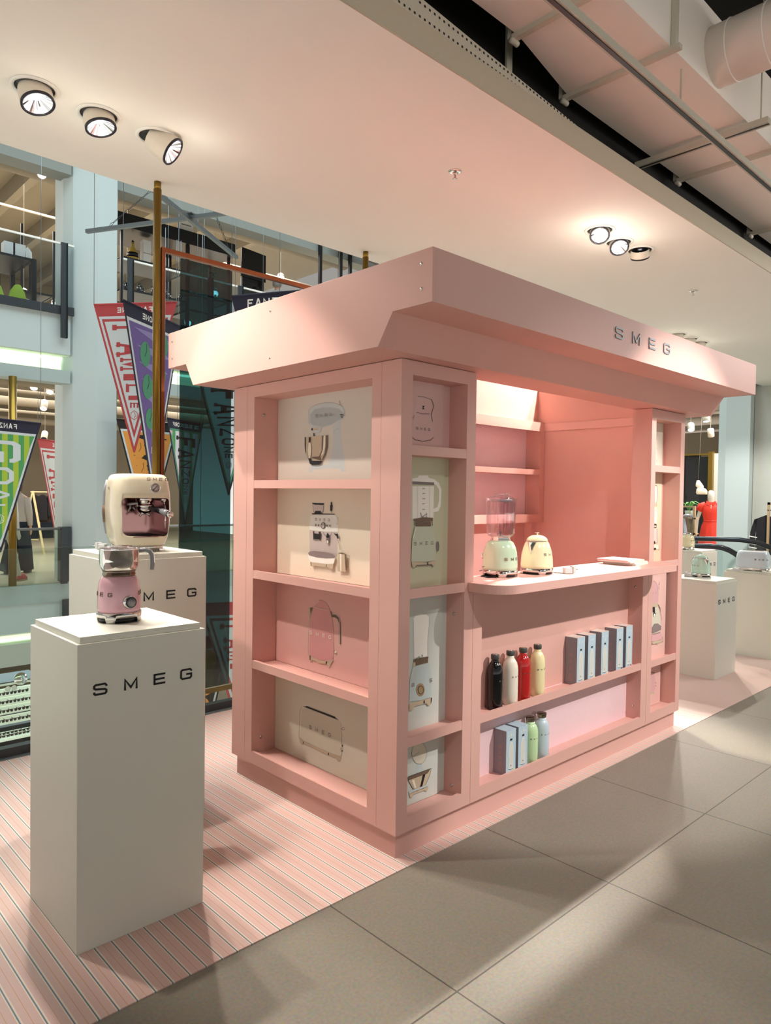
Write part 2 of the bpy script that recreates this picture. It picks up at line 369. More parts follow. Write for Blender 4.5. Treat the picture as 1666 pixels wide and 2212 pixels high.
def skin_mesh(name, joints, edges, root, mats, sub=2):
    """a continuous body grown over a skeleton: joints = (x, y, z, r)"""
    me = bpy.data.meshes.new(name); me.from_pydata([j[:3] for j in joints], edges, []); o = bpy.data.objects.new(name, me); COL.objects.link(o)
    o.modifiers.new('skin', 'SKIN'); me.skin_vertices
    for i, j in enumerate(joints):
        sv = me.skin_vertices[0].data[i]; r = j[3]; sv.radius = r if isinstance(r, tuple) else (r, r); sv.use_root = (i == root)
    sb = o.modifiers.new('sub', 'SUBSURF'); sb.levels = sub; sb.render_levels = sub
    out = bpy.data.meshes.new_from_object(o.evaluated_get(bpy.context.evaluated_depsgraph_get())); bpy.data.objects.remove(o)
    out.materials.clear()
    for m in mats: out.materials.append(MATS[m])
    for p in out.polygons: p.use_smooth = True; p.material_index = 0
    return out
def mesh_part(name, me, parent, label=None):
    o = bpy.data.objects.new(name, me); COL.objects.link(o); o.parent = parent
    if label: o['label'] = label
    return o
X, Y, Z = (1, 0, 0), (0, 1, 0), (0, 0, 1)

PRINTS={
'mixer':('x',0.15,[('body','f',[(0.57,1.9099),(0.5736,1.8716),(0.5654,1.8161),(0.544,1.742),(0.5326,1.6595),(0.5667,1.66),(0.5713,1.673),(0.68,1.6786),(0.7873,1.6728),(0.7949,1.6584),(0.8282,1.6608),(0.8254,1.6831),(0.7971,1.696),(0.6714,1.6972),(0.6423,1.7358),(0.6287,1.7912),(0.6282,1.8469),(0.6363,1.8864)]),('edge','l',[(0.5763,1.8662),(0.5981,1.8712),(0.6154,1.8629),(0.6283,1.8488)],0.0011),('body','f',[(0.8263,1.9095),(0.8275,1.9772),(0.8088,1.9911),(0.759,2.0024),(0.7011,2.0052),(0.6473,2.0016),(0.6032,1.9933),(0.5685,1.9813),(0.5482,1.965),(0.5422,1.9427),(0.5531,1.9216),(0.59,1.9057),(0.6393,1.8903),(0.714,1.8845),(0.7976,1.8952)]),('shade','f',[(0.8137,1.9164),(0.8145,1.9569),(0.7772,1.9791),(0.7158,1.9838),(0.641,1.9788),(0.5825,1.9659),(0.5535,1.9435),(0.5702,1.9191),(0.6394,1.8959),(0.714,1.8873),(0.7914,1.8996)]),('edge','l',[(0.8247,1.9094),(0.8291,1.9773),(0.8088,1.9931),(0.7591,2.0034),(0.7011,2.0056),(0.6473,2.0022),(0.6033,1.9937),(0.5627,1.979)],0.00136),('body','f',[(0.807,1.8929),(0.7231,1.8841),(0.7199,1.8725),(0.7319,1.8618),(0.7688,1.8581),(0.7939,1.8652),(0.8067,1.8755)]),('chrome','f',[(0.8021,1.8849),(0.7569,1.8842),(0.7351,1.8734),(0.7566,1.8708),(0.8019,1.8737)]),('black','f',[(0.8021,1.8849),(0.7896,1.8845),(0.7893,1.873),(0.8019,1.8737)]),('black','f',[(0.7875,1.8581),(0.775,1.8584),(0.778,1.8529),(0.7717,1.8439),(0.7857,1.8437),(0.7827,1.8512)]),('chrome','f',[(0.8538,1.8432),(0.6681,1.8424),(0.667,1.7834),(0.6813,1.7463),(0.7109,1.7132),(0.7974,1.7134),(0.8294,1.7277),(0.8458,1.7554),(0.8535,1.7907)]),('dchrome','f',[(0.7132,1.8419),(0.7011,1.8422),(0.7014,1.7753),(0.7235,1.7401),(0.7109,1.717),(0.7915,1.7306),(0.7916,1.7383),(0.7357,1.7385),(0.7149,1.7663)]),('light','f',[(0.6981,1.8411),(0.6845,1.8408),(0.685,1.7841),(0.6994,1.7507),(0.7175,1.7418),(0.7029,1.7753)]),('dchrome','f',[(0.6815,1.8422),(0.6675,1.8424),(0.667,1.7834),(0.6813,1.7463),(0.7019,1.7205),(0.711,1.7208),(0.6874,1.7559),(0.6821,1.7934)]),('black','f',[(0.8538,1.8422),(0.8458,1.8409),(0.8458,1.7904),(0.8442,1.7553),(0.8493,1.7672),(0.8537,1.8004)]),('light','f',[(0.8229,1.8107),(0.7976,1.8096),(0.7937,1.7691),(0.7993,1.7308),(0.8199,1.7313),(0.8285,1.7703)]),('dchrome','l',[(0.8123,1.8373),(0.8042,1.8234),(0.8228,1.8069),(0.8285,1.7703),(0.8199,1.7313)],0.00193),('dchrome','l',[(0.8041,1.8176),(0.7957,1.7884),(0.795,1.7537),(0.8025,1.7309)],0.00231),('black','f',[(0.8171,1.8394),(0.8029,1.8388),(0.8041,1.8176),(0.8181,1.8105)]),('black','f',[(0.8199,1.7313),(0.7978,1.7307),(0.7912,1.718),(0.7048,1.7159),(0.7107,1.7056),(0.7258,1.6965),(0.7877,1.6968),(0.8067,1.704)]),('black','l',[(0.5689,2.0051),(0.5746,2.0001),(0.5672,1.9903),(0.5743,1.9845)],0.0022),('black','f',[(0.5691,1.9392),(0.5443,1.9377),(0.5448,1.9345),(0.569,1.9355)]),('black','f',[(0.5632,1.9311),(0.5448,1.9305),(0.5453,1.9272),(0.5623,1.9273)]),('black','f',[(0.5588,1.9234),(0.5458,1.9233),(0.5474,1.9201),(0.5582,1.9201)]),('T',0.7618,1.9363,0.6331,0.0149,'grey')]),
'espresso':('x',0.15,[('glass','f',[(0.8113,1.3633),(0.5813,1.3661),(0.5879,1.2411),(0.6949,1.2255),(0.8072,1.2292)]),('ivory','f',[(0.7947,1.4439),(0.6068,1.4494),(0.5947,1.444),(0.5836,1.41),(0.5812,1.3642),(0.6974,1.3606),(0.8129,1.3642),(0.8119,1.3973),(0.8043,1.4296)]),('glass','f',[(0.786,1.5019),(0.6938,1.5036),(0.6992,1.4604),(0.7116,1.4503),(0.7689,1.4486),(0.7788,1.4583)]),('black','f',[(0.7893,1.5038),(0.6922,1.5036),(0.6937,1.4996),(0.703,1.4936),(0.7697,1.4943),(0.7892,1.4989)]),('black','l',[(0.7854,1.4999),(0.7805,1.4622),(0.769,1.4506)],0.00199),('black','l',[(0.6937,1.5016),(0.6978,1.4644),(0.7116,1.4513)],0.00195),('black','f',[(0.7627,1.4627),(0.7182,1.4638),(0.7116,1.4503),(0.7689,1.4496)]),('black','f',[(0.7883,1.4501),(0.6069,1.4523),(0.6038,1.4486),(0.7882,1.4441)]),('black','f',[(0.6383,1.5103),(0.6292,1.5105),(0.6274,1.4951),(0.6228,1.4952),(0.6268,1.4662),(0.6421,1.4658),(0.6426,1.4948),(0.638,1.4949)]),('black','l',[(0.6338,1.466),(0.6327,1.4564)],0.00271),('black','f',[(0.6786,1.3917),(0.6791,1.3876),(0.6807,1.3837),(0.6833,1.3802),(0.6868,1.3775),(0.6908,1.3758),(0.6952,1.375),(0.6996,1.3754),(0.7037,1.3768),(0.7072,1.3792),(0.71,1.3824),(0.7118,1.3862),(0.7124,1.3904),(0.7119,1.3946),(0.7103,1.3985),(0.7076,1.4019),(0.7042,1.4046),(0.7001,1.4064),(0.6958,1.4071),(0.6914,1.4067),(0.6873,1.4053),(0.6838,1.4029),(0.681,1.3996),(0.6793,1.3959)]),('glass','f',[(0.683,1.3916),(0.6835,1.3876),(0.6852,1.3839),(0.6879,1.3809),(0.6914,1.3789),(0.6952,1.3781),(0.6991,1.3786),(0.7026,1.3803),(0.7055,1.383),(0.7073,1.3866),(0.708,1.3905),(0.7075,1.3946),(0.7057,1.3982),(0.703,1.4012),(0.6996,1.4032),(0.6957,1.404),(0.6918,1.4035),(0.6883,1.4018),(0.6855,1.399),(0.6837,1.3955)]),('black','l',[(0.7075,1.3974),(0.6918,1.398),(0.701,1.3859)],0.00176),('grey','f',[(0.7477,1.3909),(0.7484,1.3879),(0.7504,1.3856),(0.7533,1.3847),(0.7562,1.3854),(0.7583,1.3875),(0.7592,1.3904),(0.7585,1.3934),(0.7564,1.3957),(0.7535,1.3966),(0.7506,1.3959),(0.7485,1.3938)]),('grey','f',[(0.7247,1.3908),(0.7255,1.3879),(0.7275,1.3856),(0.7303,1.3847),(0.7332,1.3854),(0.7353,1.3875),(0.7362,1.3904),(0.7354,1.3934),(0.7334,1.3956),(0.7306,1.3965),(0.7277,1.3958),(0.7256,1.3938)]),('grey','f',[(0.6561,1.3921),(0.6567,1.3891),(0.6587,1.3869),(0.6615,1.386),(0.6643,1.3867),(0.6664,1.3887),(0.6672,1.3916),(0.6665,1.3946),(0.6645,1.3968),(0.6617,1.3977),(0.6589,1.397),(0.6569,1.395)]),('grey','f',[(0.6328,1.3921),(0.6334,1.3891),(0.6354,1.3869),(0.6381,1.386),(0.6409,1.3867),(0.643,1.3887),(0.6438,1.3916),(0.6431,1.3945),(0.6411,1.3968),(0.6384,1.3976),(0.6356,1.397),(0.6335,1.3949)]),('T',0.7573,1.4141,0.6398,0.0131,'grey'),('black','f',[(0.7721,1.3601),(0.7625,1.3595),(0.7606,1.3477),(0.7255,1.3475),(0.7273,1.3582),(0.7093,1.3601),(0.7125,1.3245),(0.7154,1.3126),(0.7203,1.3202),(0.7601,1.32),(0.7664,1.3107),(0.7699,1.3234)]),('black','l',[(0.688,1.3591),(0.6831,1.3496),(0.6643,1.3369)],0.00234),('black','l',[(0.6188,1.3604),(0.6262,1.3485),(0.6382,1.3382)],0.00231),('black','f',[(0.6524,1.3588),(0.6414,1.3458),(0.6396,1.3323),(0.6642,1.331),(0.6614,1.3467)]),('grey','f',[(0.6611,1.3312),(0.6411,1.3323),(0.6379,1.3228),(0.664,1.3213)]),('black','f',[(0.6398,1.313),(0.6404,1.3095),(0.6419,1.3062),(0.6445,1.3036),(0.6477,1.3018),(0.6513,1.301),(0.6549,1.3014),(0.6582,1.3028),(0.6608,1.3051),(0.6626,1.3082),(0.6632,1.3116),(0.6627,1.3151),(0.6611,1.3184),(0.6585,1.321),(0.6553,1.3228),(0.6517,1.3235),(0.6481,1.3232),(0.6448,1.3218),(0.6422,1.3194),(0.6405,1.3164)]),('light','f',[(0.6429,1.3118),(0.6435,1.3084),(0.6453,1.3054),(0.648,1.3033),(0.6513,1.3024),(0.6546,1.3029),(0.6575,1.3047),(0.6594,1.3074),(0.6601,1.3108),(0.6595,1.3143),(0.6577,1.3173),(0.6549,1.3194),(0.6516,1.3202),(0.6483,1.3197),(0.6455,1.318),(0.6436,1.3152)]),('black','f',[(0.6052,1.3611),(0.59,1.3542),(0.5721,1.3569),(0.5675,1.3457),(0.5657,1.3325),(0.5746,1.331),(0.5808,1.3431),(0.5929,1.3483)]),('black','l',[(0.5732,1.3321),(0.5499,1.2782)],0.00192),('black','l',[(0.5766,1.4351),(0.5676,1.4296),(0.5734,1.4218),(0.5715,1.4028),(0.5804,1.4015),(0.5836,1.4119)],0.00096),('ivory','f',[(0.809,1.2371),(0.5878,1.2373),(0.5963,1.2098),(0.6234,1.2008),(0.7806,1.2012),(0.8004,1.2136)]),('dgrid','f',[(0.8058,1.2453),(0.7913,1.2543),(0.7526,1.2589),(0.6644,1.259),(0.6032,1.2535),(0.5879,1.2431),(0.5938,1.234),(0.6638,1.2278),(0.7393,1.2281),(0.7975,1.2339)]),('chrome','f',[(0.7855,1.2008),(0.7774,1.201),(0.6633,1.1996),(0.5993,1.2066),(0.6049,1.1821),(0.626,1.1784),(0.6384,1.187),(0.7545,1.1853),(0.7608,1.1778),(0.7818,1.1801)]),('dchrome','f',[(0.7845,1.2009),(0.778,1.2008),(0.7776,1.1804),(0.7828,1.1806)]),('dchrome','f',[(0.6587,1.199),(0.6525,1.1991),(0.6532,1.1868),(0.6594,1.1872)]),('chrome','f',[(0.5644,1.2619),(0.5014,1.2606),(0.5007,1.2249),(0.4971,1.1875),(0.5041,1.1756),(0.5627,1.1723),(0.5689,1.1852),(0.5666,1.2198)]),('dchrome','f',[(0.5144,1.2597),(0.5014,1.2606),(0.5007,1.2249),(0.4971,1.1875),(0.5041,1.1774),(0.5106,1.2147)]),('light','f',[(0.5496,1.2592),(0.5348,1.2592),(0.5347,1.1748),(0.545,1.1748)]),('dchrome','f',[(0.5644,1.2623),(0.535,1.2662),(0.5029,1.2624),(0.529,1.2591)]),('grey','l',[(0.4998,1.2551),(0.4739,1.2532),(0.4737,1.242),(0.4844,1.1998),(0.4959,1.1989)],0.00113)]),
'kettle':('x',0.15,[('pink','f',[(0.8072,0.7226),(0.8099,0.7638),(0.803,0.9031),(0.7923,0.9367),(0.7744,0.9733),(0.7527,0.9988),(0.7273,1.0109),(0.6984,1.0131),(0.6697,1.0053),(0.6481,0.9889),(0.63,0.9601),(0.6116,0.9071),(0.6039,0.864),(0.6039,0.7754),(0.6066,0.7307),(0.6928,0.7085),(0.766,0.7137)]),('light','l',[(0.8035,0.7233),(0.8061,0.7644),(0.7991,0.899),(0.785,0.9445),(0.7634,0.9815),(0.7272,1.0075)],0.0023),('grey','l',[(0.8095,0.7223),(0.8117,0.7635),(0.8048,0.9028)],0.00115),('grey','l',[(0.7273,1.0109),(0.6984,1.0138),(0.6697,1.006),(0.6481,0.9889),(0.63,0.9601),(0.6116,0.9071),(0.6039,0.864),(0.6039,0.7754),(0.6066,0.7307)],0.00136),('light','l',[(0.7725,0.9736),(0.712,0.9675),(0.6443,0.9727)],0.0016),('grey','l',[(0.7726,0.9758),(0.712,0.9702),(0.6426,0.9752)],0.00091),('chrome','f',[(0.8097,0.9644),(0.7743,0.9688),(0.7993,0.9105),(0.8038,0.9099)]),('dchrome','f',[(0.7966,0.9637),(0.7743,0.9688),(0.7922,0.9321)]),('dchrome','f',[(0.6336,0.9663),(0.6232,0.9665),(0.6159,0.9531),(0.5883,0.9545),(0.5641,0.9445),(0.5518,0.92),(0.5475,0.8167),(0.5583,0.8161),(0.5619,0.9142),(0.5742,0.9344),(0.5915,0.9409),(0.6192,0.9393)]),('light','l',[(0.616,0.9553),(0.5884,0.9589),(0.5642,0.9489),(0.5568,0.9171),(0.554,0.819)],0.00265),('T',0.7944,0.8285,0.621,0.0183,'light'),('chrome','f',[(0.8072,0.7226),(0.7659,0.7115),(0.6928,0.7074),(0.636,0.7154),(0.6049,0.7332),(0.6081,0.7171),(0.6218,0.7057),(0.6233,0.6943),(0.6355,0.6876),(0.6569,0.6993),(0.6998,0.6937),(0.7694,0.6994),(0.7804,0.6894),(0.7916,0.6908),(0.7958,0.7131)]),('black','f',[(0.7929,0.7187),(0.7847,0.7185),(0.785,0.6943),(0.7917,0.6943)]),('black','f',[(0.6589,0.7113),(0.6501,0.7129),(0.6516,0.7003),(0.6587,0.699)]),('light','f',[(0.576,0.7736),(0.5768,0.7698),(0.5792,0.7665),(0.5827,0.7642),(0.5867,0.7636),(0.5903,0.7646),(0.5929,0.767),(0.5938,0.7705),(0.593,0.7743),(0.5906,0.7776),(0.587,0.7799),(0.583,0.7805),(0.5794,0.7795),(0.5769,0.777)]),('black','l',[(0.5803,0.7656),(0.5823,0.7644),(0.5845,0.7637),(0.5867,0.7636),(0.5888,0.7639),(0.5907,0.7648),(0.5922,0.7661),(0.5932,0.7678),(0.5938,0.7697),(0.5937,0.7718),(0.5932,0.7739),(0.5921,0.7759),(0.5906,0.7776),(0.5887,0.779),(0.5866,0.78)],0.00154)]),
'toaster':('x',0.15,[('ivory2','f',[(0.8796,0.2733),(0.8742,0.404),(0.863,0.43),(0.844,0.4402),(0.7243,0.4457),(0.5615,0.4393),(0.5425,0.4284),(0.533,0.3737),(0.5328,0.2705),(0.5445,0.2618),(0.6487,0.2519),(0.8331,0.2596),(0.8678,0.2622)]),('light','l',[(0.8719,0.2753),(0.8671,0.4009),(0.8572,0.429),(0.8362,0.4361)],0.00328),('grey','l',[(0.8827,0.2701),(0.878,0.4031),(0.8631,0.4323)],0.00141),('grey','l',[(0.5425,0.4284),(0.533,0.3737),(0.5318,0.2708),(0.5445,0.2624),(0.6487,0.253),(0.8331,0.2608),(0.8815,0.2704)],0.00131),('black','f',[(0.8517,0.4415),(0.825,0.4452),(0.8193,0.4497),(0.5875,0.4485),(0.5822,0.4431),(0.5564,0.4387),(0.5752,0.4382),(0.8249,0.4406)]),('T',0.7931,0.3376,0.6171,0.0193,'grey'),('chrome','f',[(0.8834,0.2676),(0.8331,0.2596),(0.6275,0.2577),(0.5344,0.2635),(0.5393,0.2533),(0.5475,0.2389),(0.5611,0.2361),(0.5682,0.2463),(0.6485,0.2429),(0.8367,0.2493),(0.8519,0.2406),(0.8674,0.2412)]),('black','f',[(0.8438,0.2568),(0.8384,0.2578),(0.839,0.2482),(0.8436,0.248)]),('black','f',[(0.6353,0.2556),(0.6275,0.2566),(0.6287,0.245),(0.6358,0.2453)]),('black','l',[(0.5111,0.4088),(0.5119,0.4054),(0.514,0.4023),(0.5172,0.4),(0.5208,0.3991),(0.5241,0.3997),(0.5263,0.4018),(0.5272,0.4048),(0.5265,0.4082),(0.5243,0.4113),(0.5211,0.4136),(0.5175,0.4145),(0.5143,0.4138),(0.512,0.4118)],0.00152),('black','l',[(0.5369,0.4013),(0.5269,0.4038)],0.00131),('black','f',[(0.5206,0.3221),(0.5213,0.3186),(0.5233,0.316),(0.5258,0.3153),(0.5278,0.3168),(0.5286,0.32),(0.5279,0.3235),(0.526,0.3261),(0.5235,0.3268),(0.5214,0.3253)]),('black','f',[(0.5201,0.2971),(0.521,0.2945),(0.5233,0.2924),(0.5262,0.2916),(0.5286,0.2924),(0.5295,0.2945),(0.5287,0.297),(0.5263,0.2991),(0.5234,0.2999),(0.5211,0.2991)]),('black','l',[(0.5359,0.3092),(0.5348,0.2897)],0.00174)]),
'minib':('y',0.1,[('ivory','f',[(0.1983,0.8189),(0.1918,0.9939),(0.2028,1.0085),(0.2369,1.0128),(0.2776,1.0065),(0.2943,0.9946),(0.2962,0.9581),(0.2891,0.8822),(0.2906,0.8132)]),('grey','l',[(0.2,0.8186),(0.193,0.9938)],0.0012),('grey','l',[(0.2956,0.9864),(0.2962,0.9581),(0.2873,0.8824),(0.2893,0.8174)],0.00121),('dchrome','f',[(0.1956,0.8133),(0.2936,0.8128),(0.2938,0.8026),(0.1959,0.7994)]),('black','l',[(0.207,0.8096),(0.2324,0.8218),(0.2384,0.8089),(0.2524,0.8269),(0.2586,0.8099)],0.00199),('dchrome','f',[(0.1959,0.7994),(0.2908,0.8031),(0.2912,0.7848),(0.1962,0.7835)]),('chrome','f',[(0.1931,0.7998),(0.2072,0.7997),(0.2076,0.7825),(0.1917,0.7822)]),('sky','f',[(0.1713,0.6293),(0.1723,0.7201),(0.1906,0.7804),(0.2418,0.7835),(0.2942,0.7843),(0.3128,0.7449),(0.3198,0.6948),(0.3185,0.6216),(0.2453,0.6192)]),('light','l',[(0.1777,0.7271),(0.1953,0.7757)],0.00199),('light','l',[(0.3005,0.7671),(0.3136,0.6551)],0.00163),('bronze','f',[(0.2693,0.6639),(0.2685,0.6563),(0.2659,0.6496),(0.2615,0.6442),(0.2559,0.6405),(0.2492,0.6388),(0.242,0.6391),(0.2348,0.6415),(0.2281,0.6457),(0.2223,0.6515),(0.2178,0.6584),(0.2149,0.6661),(0.2138,0.6739),(0.2146,0.6814),(0.2172,0.6881),(0.2214,0.6934),(0.227,0.6972),(0.2336,0.699),(0.2408,0.6987),(0.248,0.6965),(0.2547,0.6923),(0.2606,0.6866),(0.2652,0.6796),(0.2682,0.6719)]),('black','f',[(0.2623,0.6644),(0.2615,0.6585),(0.2588,0.6536),(0.2545,0.6502),(0.249,0.6484),(0.243,0.6486),(0.2369,0.6506),(0.2314,0.6544),(0.2269,0.6594),(0.2241,0.6653),(0.223,0.6714),(0.2238,0.6772),(0.2265,0.6821),(0.2307,0.6856),(0.2361,0.6874),(0.2421,0.6873),(0.2482,0.6852),(0.2538,0.6815),(0.2583,0.6765),(0.2612,0.6706)]),('bronze','f',[(0.2588,0.665),(0.2581,0.6599),(0.2559,0.6556),(0.2524,0.6525),(0.2479,0.6509),(0.2429,0.651),(0.2379,0.6527),(0.2334,0.656),(0.2297,0.6604),(0.2273,0.6655),(0.2264,0.6708),(0.2271,0.6759),(0.2293,0.6802),(0.2328,0.6833),(0.2372,0.6849),(0.2422,0.6848),(0.2472,0.6831),(0.2518,0.6799),(0.2555,0.6755),(0.2579,0.6704)]),('T',0.1837,0.6923,None,0.0159,'G'),('T',0.3006,0.6932,None,0.0163,'S'),('chrome','f',[(0.1687,0.6227),(0.1883,0.6201),(0.3156,0.6201),(0.3159,0.6058),(0.3045,0.5856),(0.2897,0.5885),(0.2806,0.6004),(0.2,0.602),(0.189,0.5862),(0.1693,0.5894)]),('black','f',[(0.2599,0.6165),(0.2686,0.6168),(0.2689,0.6026),(0.2602,0.6023)]),('black','f',[(0.3085,0.6194),(0.3156,0.6201),(0.3147,0.604),(0.3079,0.589)])]),
'scale':('y',0.1,[('sky','f',[(0.2226,0.3349),(0.2631,0.3287),(0.2669,0.2872),(0.2236,0.2905)]),('ivory2','f',[(0.2928,0.3661),(0.2917,0.355),(0.2883,0.3451),(0.2825,0.3369),(0.2748,0.3308),(0.2654,0.3271),(0.255,0.326),(0.244,0.3275),(0.2331,0.3315),(0.2226,0.3379),(0.2133,0.3462),(0.2054,0.3561),(0.1995,0.3671),(0.1957,0.3785),(0.1942,0.39),(0.1952,0.4009),(0.1985,0.4106),(0.2041,0.4187),(0.2116,0.4249),(0.2207,0.4287),(0.231,0.4301),(0.2419,0.4288),(0.2529,0.425),(0.2635,0.4188),(0.273,0.4106),(0.2811,0.4006),(0.2873,0.3895),(0.2913,0.3778)]),('grey','l',[(0.2928,0.3661),(0.2917,0.355),(0.2883,0.3451),(0.2825,0.3369),(0.2748,0.3308),(0.2654,0.3271),(0.255,0.326),(0.244,0.3275),(0.2331,0.3315),(0.2226,0.3379),(0.2133,0.3462),(0.2054,0.3561),(0.1995,0.3671),(0.1957,0.3785),(0.1942,0.39),(0.1952,0.4009),(0.1985,0.4106),(0.2041,0.4187),(0.2116,0.4249),(0.2207,0.4287),(0.231,0.4301),(0.2419,0.4288),(0.2529,0.425),(0.2635,0.4188),(0.273,0.4106),(0.2811,0.4006),(0.2873,0.3895),(0.2913,0.3778),(0.2928,0.3661)],0.00163),('black','l',[(0.202,0.3713),(0.2428,0.3843)],0.0012),('chrome','f',[(0.1701,0.2766),(0.1727,0.2899),(0.3229,0.2891),(0.3118,0.2551),(0.2773,0.2113),(0.2426,0.2047),(0.2021,0.228)]),('dchrome','f',[(0.1727,0.2879),(0.3199,0.2886),(0.2996,0.2706),(0.173,0.2719)]),('black','f',[(0.2673,0.2729),(0.2848,0.2724),(0.2627,0.2153),(0.2482,0.2153)]),('light','f',[(0.1957,0.2658),(0.2098,0.266),(0.2249,0.2257),(0.2135,0.2249)]),('black','l',[(0.1701,0.2766),(0.1727,0.2899),(0.3229,0.2891),(0.3118,0.2551),(0.2773,0.2113),(0.2426,0.2047),(0.2021,0.228),(0.1701,0.2766)],0.0016),('sky','f',[(0.1768,0.2231),(0.3066,0.2196),(0.3068,0.2113),(0.1771,0.211)]),('chrome','f',[(0.1799,0.2102),(0.2891,0.208),(0.3039,0.208),(0.3041,0.1977),(0.2925,0.1887),(0.2776,0.199),(0.2027,0.1998),(0.1973,0.1873),(0.183,0.1954)])]),
'bigk':('y',0.1,[('pink2','f',[(0.1683,1.8057),(0.173,1.9117),(0.1991,1.9864),(0.2916,1.9813),(0.2857,1.9217),(0.3046,1.8888),(0.3064,1.8098),(0.2384,1.7932)]),('grey','l',[(0.1991,1.9888),(0.2412,1.9908),(0.288,1.9834)],0.00241),('dchrome','l',[(0.2879,1.9858),(0.3052,1.958),(0.2894,1.9171),(0.2974,1.8857)],0.00393),('dchrome','l',[(0.1936,1.9184),(0.2287,1.9142),(0.2771,1.9184)],0.00241),('dchrome','l',[(0.1669,1.8056),(0.1892,1.795),(0.2384,1.7917),(0.2884,1.8012),(0.3055,1.8147)],0.00288),('black','f',[(0.2279,1.9496),(0.2449,1.9512),(0.2352,1.9425),(0.2438,1.9365),(0.2268,1.9349),(0.2338,1.9424)]),('dchrome','l',[(0.1787,1.9026),(0.1651,1.8918),(0.1768,1.8928),(0.1653,1.8832)],0.0024),('T',0.1915,1.8415,0.2813,0.0116,'grey')]),
'blender':('y',0.1,[('ivory','f',[(0.178,1.4346),(0.1728,1.5892),(0.3149,1.5918),(0.3148,1.4324)]),('ivory','f',[(0.1707,1.6229),(0.2067,1.6287),(0.2135,1.6376),(0.2739,1.6394),(0.2792,1.6296),(0.3142,1.6241),(0.3478,1.6074),(0.3656,1.5776),(0.3629,1.5022),(0.347,1.4771),(0.3139,1.4723),(0.3136,1.4873),(0.3392,1.4972),(0.3496,1.5273),(0.3485,1.5774),(0.3295,1.597),(0.3147,1.6017),(0.1723,1.6109)]),('grey','f',[(0.1737,1.611),(0.3145,1.6092),(0.3148,1.5968),(0.174,1.5979)]),('light','l',[(0.2075,1.5899),(0.2106,1.4438)],0.00389),('light','l',[(0.2858,1.5913),(0.2891,1.4427)],0.00397),('grey','l',[(0.2373,1.5796),(0.2537,1.5809)],0.00244),('grey','l',[(0.2364,1.5571),(0.2541,1.5583)],0.00244),('grey','l',[(0.2369,1.5346),(0.2547,1.5347)],0.00244),('grey','l',[(0.236,1.5111),(0.2537,1.5111)],0.00246),('grey','l',[(0.2365,1.4866),(0.2543,1.4865)],0.00246),('black','l',[(0.2255,1.472),(0.2351,1.4508),(0.2669,1.4677),(0.2637,1.448)],0.00244),('dchrome','f',[(0.1792,1.4442),(0.2458,1.4507),(0.3072,1.4475),(0.3075,1.4325),(0.1829,1.4335)]),('dchrome','f',[(0.1969,1.4318),(0.293,1.4303),(0.2935,1.4089),(0.1973,1.4109)]),('black','l',[(0.1885,1.432),(0.1868,1.415)],0.00341),('black','l',[(0.3003,1.4302),(0.3028,1.4127)],0.00349),('sage','f',[(0.1672,1.2558),(0.172,1.3572),(0.1903,1.4101),(0.2971,1.4079),(0.3202,1.3574),(0.3298,1.3221),(0.3299,1.2519),(0.2501,1.2488)]),('light','l',[(0.1776,1.3571),(0.1939,1.4052)],0.00389),('T',0.1834,1.3258,0.3096,0.0155,'grey'),('grey','f',[(0.347,1.3154),(0.3462,1.3058),(0.3435,1.2982),(0.3394,1.2941),(0.3348,1.2943),(0.3306,1.2988),(0.3275,1.3066),(0.3263,1.3162),(0.3271,1.3257),(0.3298,1.3333),(0.3338,1.3374),(0.3384,1.3372),(0.3427,1.3328),(0.3458,1.325)]),('black','l',[(0.3361,1.3379),(0.3384,1.3372),(0.3407,1.3355),(0.3427,1.3328),(0.3444,1.3293),(0.3458,1.325),(0.3466,1.3203),(0.347,1.3154),(0.3469,1.3104),(0.3462,1.3058),(0.3451,1.3017),(0.3435,1.2982),(0.3416,1.2957),(0.3394,1.2941),(0.3371,1.2937)],0.00201),('chrome','f',[(0.1686,1.2557),(0.2645,1.2455),(0.3226,1.2523),(0.3215,1.2323),(0.3085,1.2241),(0.2973,1.2337),(0.2009,1.2368),(0.1907,1.2277),(0.1733,1.2312)]),('black','f',[(0.2681,1.2463),(0.276,1.2458),(0.2763,1.2339),(0.2684,1.2344)]),('black','l',[(0.1907,1.2282),(0.2009,1.2368),(0.2973,1.2337),(0.3085,1.2241)],0.00244)]),
